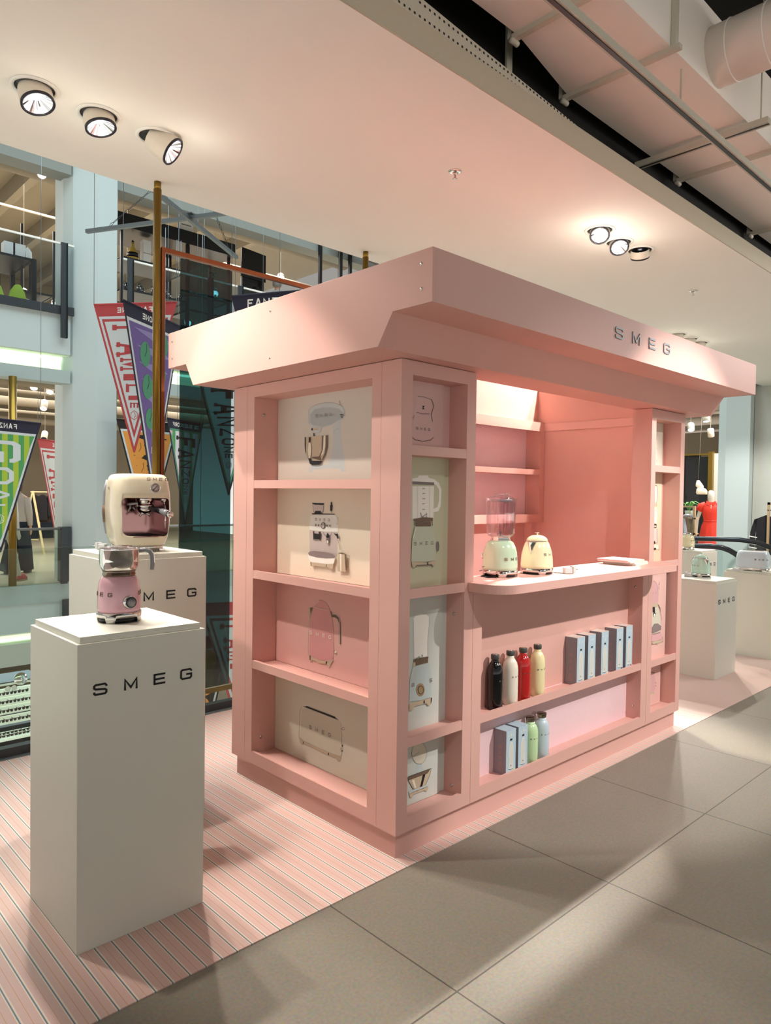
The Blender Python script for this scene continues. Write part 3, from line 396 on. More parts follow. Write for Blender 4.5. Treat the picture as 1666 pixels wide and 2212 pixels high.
'handb':('y',0.115,[('light','f',[(2.522,1.5261),(2.5192,1.6329),(2.5371,1.6389),(2.5498,1.6278),(2.5568,1.5601),(2.549,1.5205)]),('black','l',[(2.519,1.6357),(2.5433,1.6362),(2.5546,1.6053),(2.5537,1.5488),(2.543,1.5177)],0.00336),('chrome','f',[(2.5152,1.5159),(2.5554,1.5148),(2.5501,1.4979),(2.5137,1.4979)]),('light','f',[(2.5047,1.3855),(2.5079,1.4923),(2.5507,1.4866),(2.5607,1.4072),(2.5499,1.3791)]),('black','l',[(2.5366,1.4753),(2.5396,1.464)],0.00226),('black','f',[(2.5134,1.3797),(2.55,1.3762),(2.5476,1.3508),(2.5112,1.3516)]),('light','f',[(2.52,1.3683),(2.5419,1.3668),(2.54,1.3566),(2.5182,1.3571)]),('glass','f',[(2.5089,1.3489),(2.5577,1.3449),(2.5624,1.2483),(2.5163,1.2472)]),('black','l',[(2.5552,1.345),(2.5647,1.2511),(2.5201,1.2442)],0.00284),('black','f',[(2.5131,1.2625),(2.5314,1.2608),(2.532,1.2466),(2.5139,1.2473)]),('light','f',[(2.5143,1.2388),(2.5939,1.2329),(2.589,1.2074),(2.5159,1.2049)]),('black','f',[(2.5129,1.2174),(2.5457,1.2161),(2.5463,1.2036),(2.5136,1.2039)]),('black','l',[(2.5851,1.2361),(2.5915,1.2073),(2.5797,1.1964)],0.00286)]),
'pinkesp':('y',0.06,[('rose','f',[(2.3996,0.8605),(2.3974,1.0064),(2.4315,1.0062),(2.4619,0.9878),(2.4837,0.9493),(2.4881,0.8613),(2.4437,0.8586)]),('grey','l',[(2.4119,1.0076),(2.4468,0.9959),(2.4782,0.959),(2.486,0.903)],0.00183),('grey','l',[(2.4107,0.9325),(2.419,0.9226)],0.00183),('grey','l',[(2.4518,0.9336),(2.4553,0.9218)],0.00184),('black','l',[(2.4943,0.9969),(2.4992,0.9781),(2.4872,0.979),(2.499,0.9411),(2.4902,0.958)],0.00185),('ivory2','f',[(2.3997,0.8582),(2.4734,0.8558),(2.5236,0.7512),(2.5328,0.6664),(2.5032,0.6561),(2.4027,0.6571)]),('chrome','f',[(2.4027,0.8579),(2.4783,0.8576),(2.4797,0.8298),(2.4041,0.8281)]),('black','f',[(2.4038,0.835),(2.435,0.8342),(2.4418,0.7968),(2.4075,0.7981)]),('black','f',[(2.4525,0.7796),(2.4512,0.7738),(2.4472,0.7692),(2.441,0.7664),(2.4335,0.7661),(2.4259,0.7681),(2.4193,0.7722),(2.4148,0.7777),(2.4131,0.7838),(2.4143,0.7897),(2.4183,0.7943),(2.4245,0.797),(2.4319,0.7974),(2.4395,0.7954),(2.4461,0.7914),(2.4507,0.7858)]),('light','f',[(2.4467,0.777),(2.4451,0.7717),(2.4402,0.7682),(2.4334,0.7675),(2.4264,0.7697),(2.4212,0.7743),(2.4191,0.78),(2.4207,0.7853),(2.4255,0.7888),(2.4323,0.7896),(2.4393,0.7874),(2.4445,0.7828)]),('black','l',[(2.479,0.8437),(2.5102,0.8175),(2.5194,0.7934)],0.00557),('black','l',[(2.5194,0.7934),(2.5377,0.731)],0.00234),('dgrid','f',[(2.4006,0.7007),(2.4307,0.7224),(2.4802,0.719),(2.5314,0.6945),(2.5326,0.6711),(2.4631,0.6633),(2.4023,0.664)]),('black','l',[(2.3997,0.6575),(2.4537,0.653),(2.5233,0.6559)],0.00184),('rose','f',[(2.3972,0.6509),(2.5236,0.6489),(2.5469,0.6273),(2.5359,0.6054),(2.4462,0.6056),(2.3972,0.6098)]),('chrome','f',[(2.3993,0.6073),(2.5411,0.6024),(2.5519,0.5893),(2.4868,0.5841),(2.4823,0.5754),(2.4719,0.5861),(2.403,0.5908)]),('black','l',[(2.5472,0.6226),(2.5588,0.5931),(2.5448,0.5879)],0.00282),('black','l',[(2.4061,0.5858),(2.4124,0.5964)],0.00323)]),
'pinkt':('y',0.095,[('rose','f',[(2.4743,0.2497),(2.4756,0.3659),(2.5302,0.3663),(2.5475,0.3211),(2.5477,0.2551),(2.526,0.2473)]),('black','l',[(2.5452,0.3074),(2.5589,0.2956)],0.00285),('black','l',[(2.5463,0.2836),(2.5598,0.2766)],0.00285),('chrome','f',[(2.4743,0.2497),(2.5262,0.2449),(2.532,0.2274),(2.5066,0.2368),(2.477,0.2352)]),('black','l',[(2.4796,0.3839),(2.5298,0.3757)],0.00282)]),
'fridge':('y',0.115,[('light','f',[(2.5181,1.7789),(2.5127,2.0112),(2.5272,2.0122),(2.5331,1.9649),(2.5285,1.8861),(2.5386,1.7797)]),('grey','l',[(2.5154,2.0058),(2.5315,1.9985),(2.5258,1.942)],0.00224),('grey','l',[(2.5308,1.889),(2.5336,1.8807)],0.00224),('grey','l',[(2.5321,1.8132),(2.5358,1.7881)],0.0028)])}

# ================================================================== THE SETTING
m = MB().box(-6, -8, -.4, 12.5, 2.34, -.004, 'tiles')
struct('floor', m)
single('striped_floor_vinyl', MB().box(-6, -.060, -.004, 7.4, 2.30, 0, 'carpet'), 'glossy pink floor vinyl with thin blue and white stripes under the pink stand', 'floor covering')
struct('ceiling', MB().box(-6, .24, 3.62, 11.84, 2.62, 3.7, 'ceil').box(-6, .24, 3.7, 11.84, .26, 3.757, 'fascia').box(-6, .235, 3.6195, 11.84, .243, 3.757, 'fascia'))
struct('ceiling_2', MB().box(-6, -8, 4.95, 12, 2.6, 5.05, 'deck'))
# slab edge of our own floor and the far side of the atrium
FY = 10.4
def level(x0, x1):
    b = MB()
    b.box(x0, FY, -.33, x1, FY+.12, -.02, 'lintel').box(x0, FY+.02, -.80, x1, FY+.14, -.33, 'bluewall')
    b.box(x0, FY+.34, -.97, x1, FY+.36, -.80, 'cove').box(x0, FY+.02, -.82, x1, FY+.36, -.80, 'cove')
    b.box(x0, FY, -1.33, x1, FY+.3, -.97, 'greywall')
    b.box(x0, FY, 3.36, x1, FY+.3, 3.575, 'lintel').box(x0, FY+.32, 3.5, x1, FY+.34, 3.86, 'cove').box(x0, FY+.04, 3.83, x1, FY+.34, 3.85, 'cove')
    b.box(x0, FY, 3.84, x1, FY+.3, 4.5, 'bluewall').box(x0, FY-.02, 6.86, x1, FY+.35, 8.4, 'lintel_dark')
    return b
b = level(-4, 2.36); c = level(3.1, 10.8)
s0 = len(b.v); b.v += c.v; b.f += [[i+s0 for i in f] for f in c.f]; b.m += [b.mi(c.mats[k]) for k in c.m]; b.sm += c.sm
struct('wall_far', b)
struct('floor_2', MB().box(-4, FY+.02, -.3, 12, 24, 0, 'floor_store'))
struct('floor_3', MB().box(-4, FY+.1, 4.35, 12, 24, 4.55, 'floor_store'))
struct('floor_4', MB().box(-4, 2.4, -4.7, 12, 24, -4.6, 'floor_store'))
struct('wall_back', MB().box(-4, 24, -4.6, 12, 24.2, 9, 'beige'))
struct('ceiling_3', MB().box(-4, FY+.3, 4.2, 12, 24, 4.3, 'conc'))
struct('ceiling_4', MB().box(-4, FY+.3, 8.6, 12, 24, 8.8, 'conc'))
struct('ceiling_5', MB().box(11.9, -3, 4.3, 34, 14, 4.4, 'conc'))
struct('floor_5', MB().box(12.5, -3, -.3, 34, 10.3, -.004, 'floor_store'))
struct('wall_end', MB().box(27, -3, 0, 27.2, 14, 4.3, 'beige'))
struct('trim_3', MB().box(-4, 5.3, 8.3, 11, 5.4, 8.42, 'steel').box(-4, 6.1, 8.3, 11, 6.2, 8.42, 'steel').box(-4, 8.4, 8.3, 11, 8.5, 8.42, 'steel').box(-4, 9.2, 8.3, 11, 9.3, 8.42, 'steel').box(-4, 9.7, 8.3, 11, 9.78, 8.42, 'steel').box(-4, 9.86, 8.3, 11, 9.96, 8.42, 'steel').box(-4, 2.0, 8.42, -3.9, 10.6, 8.6, 'steel').box(10.9, 2.0, 8.42, 11, 10.6, 8.6, 'steel'))
struct('wall_right', MB().box(11.84, -3.5, -.004, 12.0, 2.75, 5, 'greywall'))
for x0, x1, nm in ((2.20, 2.36, 'trim_1'),):
    struct(nm, MB().box(x0, FY-.02, .0, x1+.02, FY+.12, .93, 'dark_metal').box(x0+.03, FY-.06, -1.3, x1, FY-.02, -.3, 'dark_metal'))
# LED strips set in the two lit coves
def led(lbl, x0, x1, z):
    single('light_box', MB().box(x0, FY+.29, z, x1, FY+.315, z+.03, 'led').box(x0, FY+.30, min(z, z-.20 if z > 0 else z+.03), x1, FY+.318, z if z > 0 else z+.14, 'led_soft'), lbl, 'light box')
led('glowing white light box above the far shop, left of the blue pillar', -3.9, 2.34, 3.79); led('glowing white light box above the far shop, right of the blue pillar', 3.12, 10.7, 3.79)
led('glowing white light box in the low cove under the far floor edge', -3.9, 2.34, -.965)

def pillar(poly, z0, z1, lbl):
    return single('pillar', MB().prism(poly, (0, 0, 0), X, Y, Z, z0, z1, 'bluewall'), lbl, 'pillar')
pillar([(2.31, 10.62), (2.405, 10.42), (2.74, 10.22), (3.12, 10.3), (3.20, 10.5), (3.2, 11.0), (2.31, 11.0)], -4.6, 8.6, 'tall pale blue faceted pillar across the atrium behind the coffee machine')
pillar([(11.48, 3.24), (11.42, 3.09), (11.5, 2.70), (11.83, 2.76), (12.3, 2.76), (12.3, 3.24)], -.004, 4.9, 'pale blue faceted pillar at the right behind the moving handrails')

# ------------------------------------------------------------------ ceiling services
d = thing('air_duct', 'square painted air duct running under the dark roof void at top right', 'duct', (3, -.4, 4.0))
part('duct_body', MB().prism([(-6, -.31), (11, -.31), (11, .385), (1.75, .345), (1.05, .215), (-6, .21)], (0, 0, 0), X, Y, Z, 4.0, 4.44, 'duct'), d, True)
for i, (x, ye_) in enumerate(((-.35, .24), (1.03, .24), (1.72, .37), (3.31, .38), (4.85, .395), (6.4, .4))):
    part('bracket', MB().box(x-.018, -.36, 3.972, x+.018, ye_, 4.0, 'metal_paint').box(x-.018, -.338, 4.0, x+.018, -.312, 4.945, 'metal_paint').box(x-.018, ye_-.004, 3.985, x+.018, ye_+.02, 4.9, 'metal_paint').lathe([(.016, -.03), (.016, .03)], 'metal_paint', (x, ye_-.01, 3.965), 10, X), d, True)
r = thing('round_duct', 'round spiral air duct branching off the square duct at top right', 'duct', (2.3, -.31, 4.19))
m = MB().tube([(2.30, -.31, 4.19), (2.30, -2.2, 4.19)], .17, 'duct', 32)
part('duct_body', m, r, True)
for y in (-.42, -.62, -.95, -1.3): part('duct_seam', MB().lathe([(.171, -.004), (.176, 0), (.171, .004)], 'duct', (2.30, y, 4.19), 32, Y), r, True)
part('hanger_rod', MB().box(2.295, -.78, 4.36, 2.305, -.77, 4.95, 'metal_paint'), r, True)
single('round_duct', MB().tube([(2.65, -.9, 4.7), (6, -.9, 4.7)], .14, 'duct', 24), 'dim round duct high in the dark roof void', 'duct')
t = thing('lighting_track', 'long painted steel track bar hanging below the square duct', 'track', (2, -.26, 3.78))
part('bar', MB().box(-4, -.285, 3.76, 7, -.235, 3.80, 'metal_paint').box(-4, -.272, 3.755, 7, -.250, 3.7605, 'black'), t, True)
for x in (-.6, 1.95, 4.6): part('hanger_rod', MB().tube([(x, -.26, 3.80), (x, -.26, 4.95)], .006, 'metal_paint', 8), t, True)
for x, lb in ((2.79, 'slotted cross rail lying under the square duct, right of the track bar crossing'),):
    t = thing('cross_rail', lb, 'rail', (x, 0, 3.9))
    part('bar', MB().box(x-.028, -.45, 3.93, x+.028, .45, 3.968, 'metal_paint').box(x-.008, -.45, 3.928, x+.008, .44, 3.9305, 'black'), t, True)
    part('hanger_rod', MB().tube([(x, -.40, 3.96), (x, -.40, 4.95)], .005, 'metal_paint', 8), t, True)
t = thing('perforated_channel', 'perforated steel channel along the ceiling edge above the white soffit', 'channel', (1, .34, 3.78))
m = MB().prism([(-5, 3.757), (2.05, 3.757), (1.95, 3.765), (-5, 4.28)], (0, .262, 0), X, Z, Y, 0, .003, 'metal_paint')
part('channel_body', m, t, True)
m = MB()
for i in range(78):
    x_ = -.75+i*.034; tp = 3.765+(1.95-x_)*.0741
    for f in (.30, .80):
        z_ = 3.757+(tp-3.757)*f
        if tp-3.757 > .02: m.box(x_, .2605, z_-.005, x_+.011, .262, z_+.005, 'black')
o = part('punched_holes', m, t, True); o['kind'] = 'stuff'
struct('void_shade_sheet', MB().box(-6, .44, 3.757, 12, .46, 4.95, 'dark_void'))  # near-black sheet: shade of the ceiling gap put into its colour
for x in (1.2,): single('ceiling_hanger', MB().box(x, .404, 3.9, x+.05, .418, 4.9, 'metal_paint').box(x-.03, .404, 3.9, x+.08, .418, 3.92, 'metal_paint'), 'painted hanger bracket in the dark ceiling gap near the top edge of the picture', 'bracket')

# ------------------------------------------------------------------ recessed spotlights, sprinklers
def downlight(label, x, y, ax, drop, length, group, en=None, aim=None, rr=.118, R2=.083):
    t = thing('ceiling_spotlight', label, 'spotlight', (x, y, 3.62), 0, group); ax = Vector(ax).normalized()
    part('trim_ring', MB().lathe([(rr, -.001), (rr, -.006), (rr-.018, -.009), (rr-.022, -.004), (rr-.022, -.001)], 'ceil', n=40, cap=False), t)
    part('opening_shade', MB().lathe([(rr-.021, -.0012), (rr-.021, -.0020), (0, -.0020)], 'black', n=32), t)  # flat black disc: shade inside the lamp opening put into colour
    c = Vector((0, 0, 0))-Vector((ax.x, ax.y, 0))*.02; e = c+ax*length
    part('lamp_housing', MB().lathe([(R2*.93, 0), (R2, length*.25), (R2, length-.012)], 'lamp_body', c, 36, ax, cap=False), t)
    part('black_rim', MB().lathe([(R2, length-.012), (R2+.001, length), (R2-.004, length+.002), (R2-.012, length-.002), (R2-.012, length-.012)], 'rim', c, 36, ax, cap=False), t)
    rf = MB(); N_ = 36; q_ = Vector(ax).to_track_quat('Z', 'Y').to_matrix()
    for i in range(N_):     # faceted bright reflector, wedge by wedge
        a0, a1 = 2*PI*i/N_, 2*PI*(i+1)/N_; f_ = lambda r_, z_, a_: c+q_@Vector((r_*cos(a_), r_*sin(a_), z_))
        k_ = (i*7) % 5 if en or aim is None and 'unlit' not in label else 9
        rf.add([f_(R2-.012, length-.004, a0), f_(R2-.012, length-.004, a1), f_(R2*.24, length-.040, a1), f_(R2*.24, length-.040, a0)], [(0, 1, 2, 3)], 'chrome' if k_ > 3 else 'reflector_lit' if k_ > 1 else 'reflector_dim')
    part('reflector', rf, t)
    part('lamp_glass', MB().lathe([(R2*.24, length-.040), (0, length-.039)], 'lampwhite', c, 28, ax), t)
    if en:
        d = bpy.data.lights.new('lamp', 'SPOT'); d.energy = en; d.color = WARM; d.spot_size = rad(60); d.spot_blend = .5; d.shadow_soft_size = .04
        o = bpy.data.objects.new('lamp', d); COL.objects.link(o); o.parent = t; o.location = e+ax*.02
        o.rotation_euler = (Vector(aim)-Vector((x, y, 3.62))-e).to_track_quat('-Z', 'Y').to_euler()
        d2 = bpy.data.lights.new('lamp_spill', 'POINT'); d2.energy = en*(.0042 if en > 200 else .006); d2.color = (1, .93, .80); d2.shadow_soft_size = .06
        o2 = bpy.data.objects.new('lamp_spill', d2); COL.objects.link(o2); o2.parent = t; o2.location = e+ax*.11+Vector((0, 0, -.10))
GL = 'spotlights in the white ceiling at top left'
downlight('leftmost of the three tilted ceiling spotlights at top left', -.86, 1.85, (.12, -.32, -.93), .1, .095, GL, 120, (-.5, .2, 0))
downlight('middle one of the three tilted ceiling spotlights at top left', -.521, 1.878, (.14, -.22, -.95), .1, .080, GL, 120, (.2, -.6, 0))
downlight('ceiling spotlight at top left turned sideways beside its dark opening', -.185, 1.878, (.60, -.50, -.58), .1, .145, GL, 130, (.15, 1.0, .5))
GM = 'spotlights in the ceiling above the stand'
downlight('left lamp of the lit trio recessed above the pink stand', 2.923, .801, (-.55, -.30, -.78), .1, .07, GM, 440, (1.6, 1.1, 1.4), .115, .075)
downlight('middle lamp of the lit trio recessed above the pink stand', 3.264, .827, (-.45, -.40, -.8), .1, .07, GM, 390, (1.9, .2, 1.3), .115, .075)
downlight('right lamp of the trio above the stand, turned away and unlit', 3.556, .793, (.55, .25, -.8), .1, .07, GM, None, None, .115, .075)
GR = 'far spotlights half hidden by the roof of the stand'
for x, lb, en, aim in ((6.77, 'nearest of the three far ceiling lamps peeking over the pink roof', 170, (5.2, .3, .5)), (7.12, 'middle of the three far ceiling lamps peeking over the pink roof', None, None), (7.43, 'rightmost of the three far ceiling lamps peeking over the pink roof', 170, (5.8, .9, .6))):
    downlight(lb, x, 1.93, (-.15, .1, -1), .1, .09, GR, en, aim, .125, .085)
def sprinkler(label, x, y):
    t = thing('sprinkler_head', label, 'sprinkler', (x, y, 3.62), .4, 'sprinklers in the white ceiling')
    part('escutcheon', MB().lathe([(.045, 0), (.044, -.004), (.02, -.012), (.016, -.004)], 'chrome', n=32), t)
    m = MB().lathe([(.011, 0), (.011, -.022), (.007, -.026)], 'brushed', n=16)
    m.tube([(.010, 0, -.02), (.016, 0, -.03), (.006, 0, -.045)], .0025, 'brushed', 6).tube([(-.010, 0, -.02), (-.016, 0, -.03), (-.006, 0, -.045)], .0025, 'brushed', 6)
    part('valve_body', m, t)
    part('glass_bulb', MB().lathe([(.001, -.024), (.0035, -.03), (.0035, -.038), (.001, -.043)], 'b_red', n=10), t)
    part('deflector', MB().lathe([(.015, -.046), (.016, -.048), (.004, -.049)], 'brushed', n=20), t)
sprinkler('sprinkler head in the ceiling above the front corner of the stand', 1.377, .937)
sprinkler('smaller looking sprinkler head in the ceiling farther right above the roof', 5.022, .976)

# ================================================================== THE PINK STAND
Wd, Ln, ZB, ZT = 1.30, 2.70, .1075, 2.12
RT, RB = 2.4355, 2.2407
K = thing('display_stand', 'pink kiosk stand with a wide roof, shelves and a serving counter', 'kiosk', (0, 0, 0))
P = 'pink'
part('plinth', MB().box(.022, .022, 0, Ln-.022, Wd-.022, ZB, P), K, True)
# --- graphics
def artwork(key, parent, sheet, sy, m_panel):
    """sheet = (a0, z0, a1, z1) extent of the printed board; sy = its front plane"""
    ax, val, L = PRINTS[key]; a0, z0, a1, z1 = sheet
    sgn = -1
    b = MB()
    def frame(k):
        d = val-.0004*(k+1)
        return ((d, 0, 0), (0, 1, 0), (0, 0, 1), (-1, 0, 0)) if ax == 'x' else ((0, d, 0), (1, 0, 0), (0, 0, 1), (0, -1, 0))
    if ax == 'x': b.box(val, a0, z0, val+.012, a1, z1, m_panel)
    else: b.box(a0, val, z0, a1, val+.006, z1, m_panel)
    for k, l in enumerate(L):
        o, u, v, n = frame(k)
        if l[0] == 'T':
            h = l[4]; flip = ax == 'x'
            uu = (0, -1, 0) if flip else u; org = (o[0], l[1], l[2]) if flip else (l[1], o[1], l[2])
            txt = 'SMEG' if l[3] is not None else l[5]
            ink = l[5] if l[3] is not None else 'grey'
            wd = abs(l[3]-l[1]) if l[3] is not None else None
            Q, W = letters(txt, h, .9, .5)
            g = .5+((wd-W)/h/3 if wd else 0)
            Q, W = letters(txt, h, .9, g)
            for q in Q: b.flat(q, org, uu, v, 'ink_'+ink)
        elif l[1] == 'f': b.flat(l[2], o, u, v, 'ink_'+l[0])
        else:
            for q in strip(l[2], l[3]): b.flat([tuple(p) for p in q], o, u, v, 'ink_'+l[0])
    return part('printed_panel', b, parent, True)
def screw(parent, c, ax, r=.006):
    part('screw', MB().lathe([(r, 0), (r, .002), (r*.5, .004), (0, .0042)], 'brushed', c, 12, ax), parent, True)
# --- left side unit (faces -X)
SU = part('side_unit', MB().box(0, .1218, ZB, .02, .182, ZT-.003, P).box(0, 1.104, ZB, .02, 1.170, ZT-.003, P).box(0, .182, ZB, .165, 1.104, .155, P).box(0, .182, .155, .018, 1.104, .172, P).box(0, .182, 2.055, .165, 1.104, ZT-.003, P)
          .box(.02, .165, ZB, .165, .182, ZT-.003, P).box(.02, 1.104, ZB, .165, 1.12, ZT-.003, P).box(.162, .165, ZB, .175, 1.12, ZT-.003, P), K, True)
for z in (1.617, 1.139, .659):
    part('shelf', MB().box(0.001, .182, z-.042, .162, 1.104, z-.022, P).box(0.001, .182, z-.022, .019, 1.104, z, P), SU, True)
part('corner_post', MB().box(0, 1.172, ZB, .18, Wd, ZT-.003, P), K, True)
for key, z0, z1, pm in (('mixer', 1.597, 2.055, 'p_grey'), ('espresso', 1.119, 1.575, 'p_cream'), ('kettle', .639, 1.097, 'p_pink'), ('toaster', .157, .617, 'p_pale')):
    artwork(key, SU, (.184, z0, 1.102, z1), 0, pm)
screw(SU, (.06, 1.104, 1.965), (0, -1, 0), .009); screw(SU, (.06, 1.104, .235), (0, -1, 0), .009)
# --- front columns (face -Y)
def column(name, x0, x1, a, c, lips, inner):
    q = part(name, MB().box(x0, 0, ZB, a, .02, ZT-.003, P).box(c, 0, ZB, x1, .02, ZT-.003, P).box(a, 0, ZB, c, .115, .155, P).box(a, 0, .155, c, .016, .172, P).box(a, 0, 2.057, c, .115, ZT-.003, P)
             .box(x0, .02, ZB, x0+.012, .1203 if x0 == 0 else .13, ZT-.003, P).box(x1-.012, .02, ZB, x1, .13, ZT-.003, P).box(a-.012, .02, .15, a, .12, 2.06, P).box(c, .02, .15, c+.012, .12, 2.06, P).box(x0+.012, .118, ZB, x1-.012, .13, ZT-.003, P), K, True)
    for z in lips: part('shelf', MB().box(a, .001, z-.042, c, .116, z-.018, P).box(a, .001, z-.018, c, .014, z, P), q, True)
    return q
C1 = column('front_column', 0, .487, .067, .424, (1.762, 1.150, .512), 0)
C2 = column('front_column', 2.224, Ln, 2.283, 2.642, (1.762, 1.141, .506), 0)
part('seam_strip', MB().box(.003, .1202, ZB, .02, .1224, ZT-.003, 'p_pink').box(.003, 1.1701, ZB, .02, 1.1719, ZT-.003, 'p_pink'), K, True)
for key, z0, z1, pm, col, xa, xb in (('bigk', 1.744, 2.057, 'p_lilac', C1, .068, .372), ('blender', 1.132, 1.72, 'p_sage', C1, .068, .385), ('minib', .494, 1.108, 'p_blue', C1, .068, .385), ('scale', .157, .47, 'p_blue', C1, .068, .38),
                               ('handb', 1.123, 1.72, 'p_sand', C2, 2.284, 2.62), ('fridge', 1.744, 2.057, 'p_pale', C2, 2.284, 2.62), ('pinkt', .157, .464, 'p_rose', C2, 2.284, 2.62), ('pinkesp', .488, 1.09, 'p_rose', C2, 2.284, 2.60)):
    artwork(key, col, (xa, z0, xb, z1), 0, pm)
for xa, xb, z0, z1, pm, col in ((.372, .424, 1.744, 2.057, 'p_lilac', C1), (.385, .424, 1.132, 1.72, 'p_sage', C1), (.385, .424, .494, 1.108, 'p_blue', C1), (.38, .424, .157, .47, 'p_blue', C1)):
    part('backing_board', MB().box(xa-.3, .108, z0, xb, .1175, z1, pm), col, True)
screw(C1, (.424, .06, 1.001), (-1, 0, 0), .008); screw(C1, (.424, .06, .194), (-1, 0, 0), .008)
# --- middle shelf unit under the counter
a, c = .556, 2.150
MU = part('shelf_unit', MB().box(.489, 0, ZB, a, .02, 1.107, P).box(c, 0, ZB, 2.222, .02, 1.107, P).box(a, 0, ZB, c, .097, .152, P).box(a, 0, .152, c, .016, .170, P).box(a, 0, 1.07, c, .097, 1.107, P)
          .box(a-.014, .02, .15, a, .11, 1.107, P).box(c, .02, .15, c+.014, .11, 1.107, P), K, True)
part('backing_board', MB().box(a-.014, .097, .50, c+.014, .11, 1.107, P).box(a-.014, .097, .152, c+.014, .11, .50, 'lilac_panel'), MU, True)
part('shelf', MB().box(a, .001, .471, c, .097, .495, P).box(a, .001, .495, c, .014, .513, P), MU, True)
screw(MU, (c, .05, .99), (-1, 0, 0), .008); screw(MU, (c, .05, .235), (-1, 0, 0), .008)
# --- counter top with rounded corners
def arc(cx, cy, r, a0, a1, n=10): return [(cx+r*cos(rad(a0+(a1-a0)*i/n)), cy+r*sin(rad(a0+(a1-a0)*i/n))) for i in range(n+1)]
poly = [(.489, .158), (.489, -.002), (.447, -.002)]+arc(.567, -.08, .12, 180, 270)+arc(2.15, -.08, .12, 270, 360)+[(2.27, -.002), (2.222, -.002), (2.222, .158)]
part('counter_top', MB().prism(poly, (0, 0, 0), X, Y, Z, 1.108, 1.150, P), K, True, bevel=.0015)
# --- body behind: rear and right walls, interior
part('rear_wall', MB().box(.175, 1.222, ZB, Ln, Wd, ZT-.002, 'pink_lightened'), K, True)
part('right_wall', MB().box(2.65, .13, ZB, Ln, 1.222, ZT-.002, 'pink_lightened').box(2.636, .13, 2.060, 2.65, 1.222, 2.118, 'pink_lightened').box(2.60, 1.16, ZB, 2.65, 1.222, 1.35, 'pink_lightened').box(2.44, 1.212, ZB, 2.47, 1.222, 1.35, 'pink_lightened'), K, True)
IS = part('rear_shelf_unit', MB().box(2.585, 1.08, 1.352, 2.648, 1.10, 2.126, P).box(.30, 1.08, 2.056, 2.585, 1.10, 2.126, P).box(.30, 1.08, 1.352, 2.585, 1.10, 1.415, P).box(.30, 1.10, 1.352, 2.648, 1.222, 1.370, P).box(.30, 1.10, 2.108, 2.648, 1.222, 2.126, P)
          .box(2.585, 1.10, 1.37, 2.60, 1.215, 2.108, P).box(.30, 1.08, 1.352, .36, 1.222, 2.126, P), K, True)
part('shelf', MB().box(.36, 1.081, 1.720, 2.585, 1.215, 1.760, P), IS, True)
part('backing_board', MB().box(.36, 1.212, 1.37, 2.585, 1.2215, 2.108, 'lilac_lightened'), IS, True)
# --- roof: an open-topped collar
t = .018
pr_ = lambda s, c0: [(c0+s*(y-c0) if s < 0 else y, z) for y, z in ()]
R = MB()
def beam(f):
    """front beam; f mirrors it to the rear"""
    g = lambda y: y if f > 0 else Wd-.02-y+.0
    def bx(y0, z0, y1, z1): R.box(-.198, min(g(y0), g(y1)), z0, 2.898, max(g(y0), g(y1)), z1, P)
    bx(-.367, RB, -.349, RT); bx(-.349, RB, -.165, RB+t)
    pl = [(-.165, RB), (-.165, RB+t), (-.150, RB+t), (-.072, ZT+t), (-.072, ZT), (-.085, ZT)]
    R.prism([(g(y), z) for y, z in pl], (0, 0, 0), Y, Z, X, -.198, 2.898, P)
    bx(-.072, ZT, .13, ZT+t); bx(.112, ZT+t, .13, RT)
beam(1); beam(-1)
R.box(-.198, .13, ZT, .19, 1.15, ZT+t, P).box(.172, .13, ZT+t, .19, 1.15, RT, P).box(2.65, .13, ZT, 2.898, 1.15, ZT+t, P).box(2.65, .13, ZT+t, 2.668, 1.15, RT, P)
R.box(.19, 1.2225, ZT, 2.65, 1.25, RT, P)
RF = part('roof', R, K, True)
prof = [(-.367, RB), (-.367, RT), (1.647, RT), (1.647, RB), (1.445, RB), (1.365, ZT), (-.085, ZT), (-.165, RB)]
for x0, x1 in ((-.216, -.198), (2.898, 2.916)):
    e = part('end_board', MB().prism(prof, (0, 0, 0), Y, Z, X, x0, x1, P), RF, True, bevel=.001)
for y, z in ((-.31, 2.386), (-.312, 2.296), (.646, 2.385), (.647, 2.17), (1.604, 2.383), (1.603, 2.29)):
    part('screw', MB().lathe([(.0065, 0), (.006, .001), (0, .0008)], 'brushed', (-.216, y, z), 12, (-1, 0, 0)), RF, True)
m = MB(); text3d(m, 'SMEG', (1.073, -.367, 2.319), X, Z, (0, -1, 0), .056, 'letter_grey', wide=1.2, width=.584, thick=.004)
part('lettering', m, RF, True, label='dark grey raised capitals on the front fascia')

# ================================================================== PEDESTALS
def pedestal(label, x0, y0, w, d, z, tx0=None, th=None, ty=None):
    t = thing('pedestal', label, 'pedestal', (x0+w/2, y0+d/2, 0), 0, 'white display pedestals')
    part('column_body', MB().box(x0, y0, 0, x0+w, y0+d, z, 'white_paint'), t, True, bevel=.0012)
    part('top_board', MB().box(x0+.013, y0+.013, z, x0+w-.013, y0+d-.013, z+.022, 'white_paint'), t, True, bevel=.001)
    if th:
        m = MB(); text3d(m, 'SMEG', (tx0, y0, ty), X, Z, (0, -1, 0), th, 'letter', wide=1.05, width=th*9.2, thick=.0015)
        part('lettering', m, t, True, label='black wide capitals')
    return t
pedestal('nearest tall white pedestal at left carrying the pink milk frother', -1.212, .277, .467, .475, 1.040, -1.16, .0395, .861)
pedestal('taller white pedestal behind it carrying the cream coffee machine', -.838, .935, .467, .475, 1.245, -.79, .040, 1.058)
pedestal('low white pedestal right of the stand with the mint kettle', 4.15, .333, .450, .465, .822, 4.185, .039, .645)
pedestal('white pedestal at the right edge of the picture under the blue toaster', 5.362, .268, .47, .475, .822)
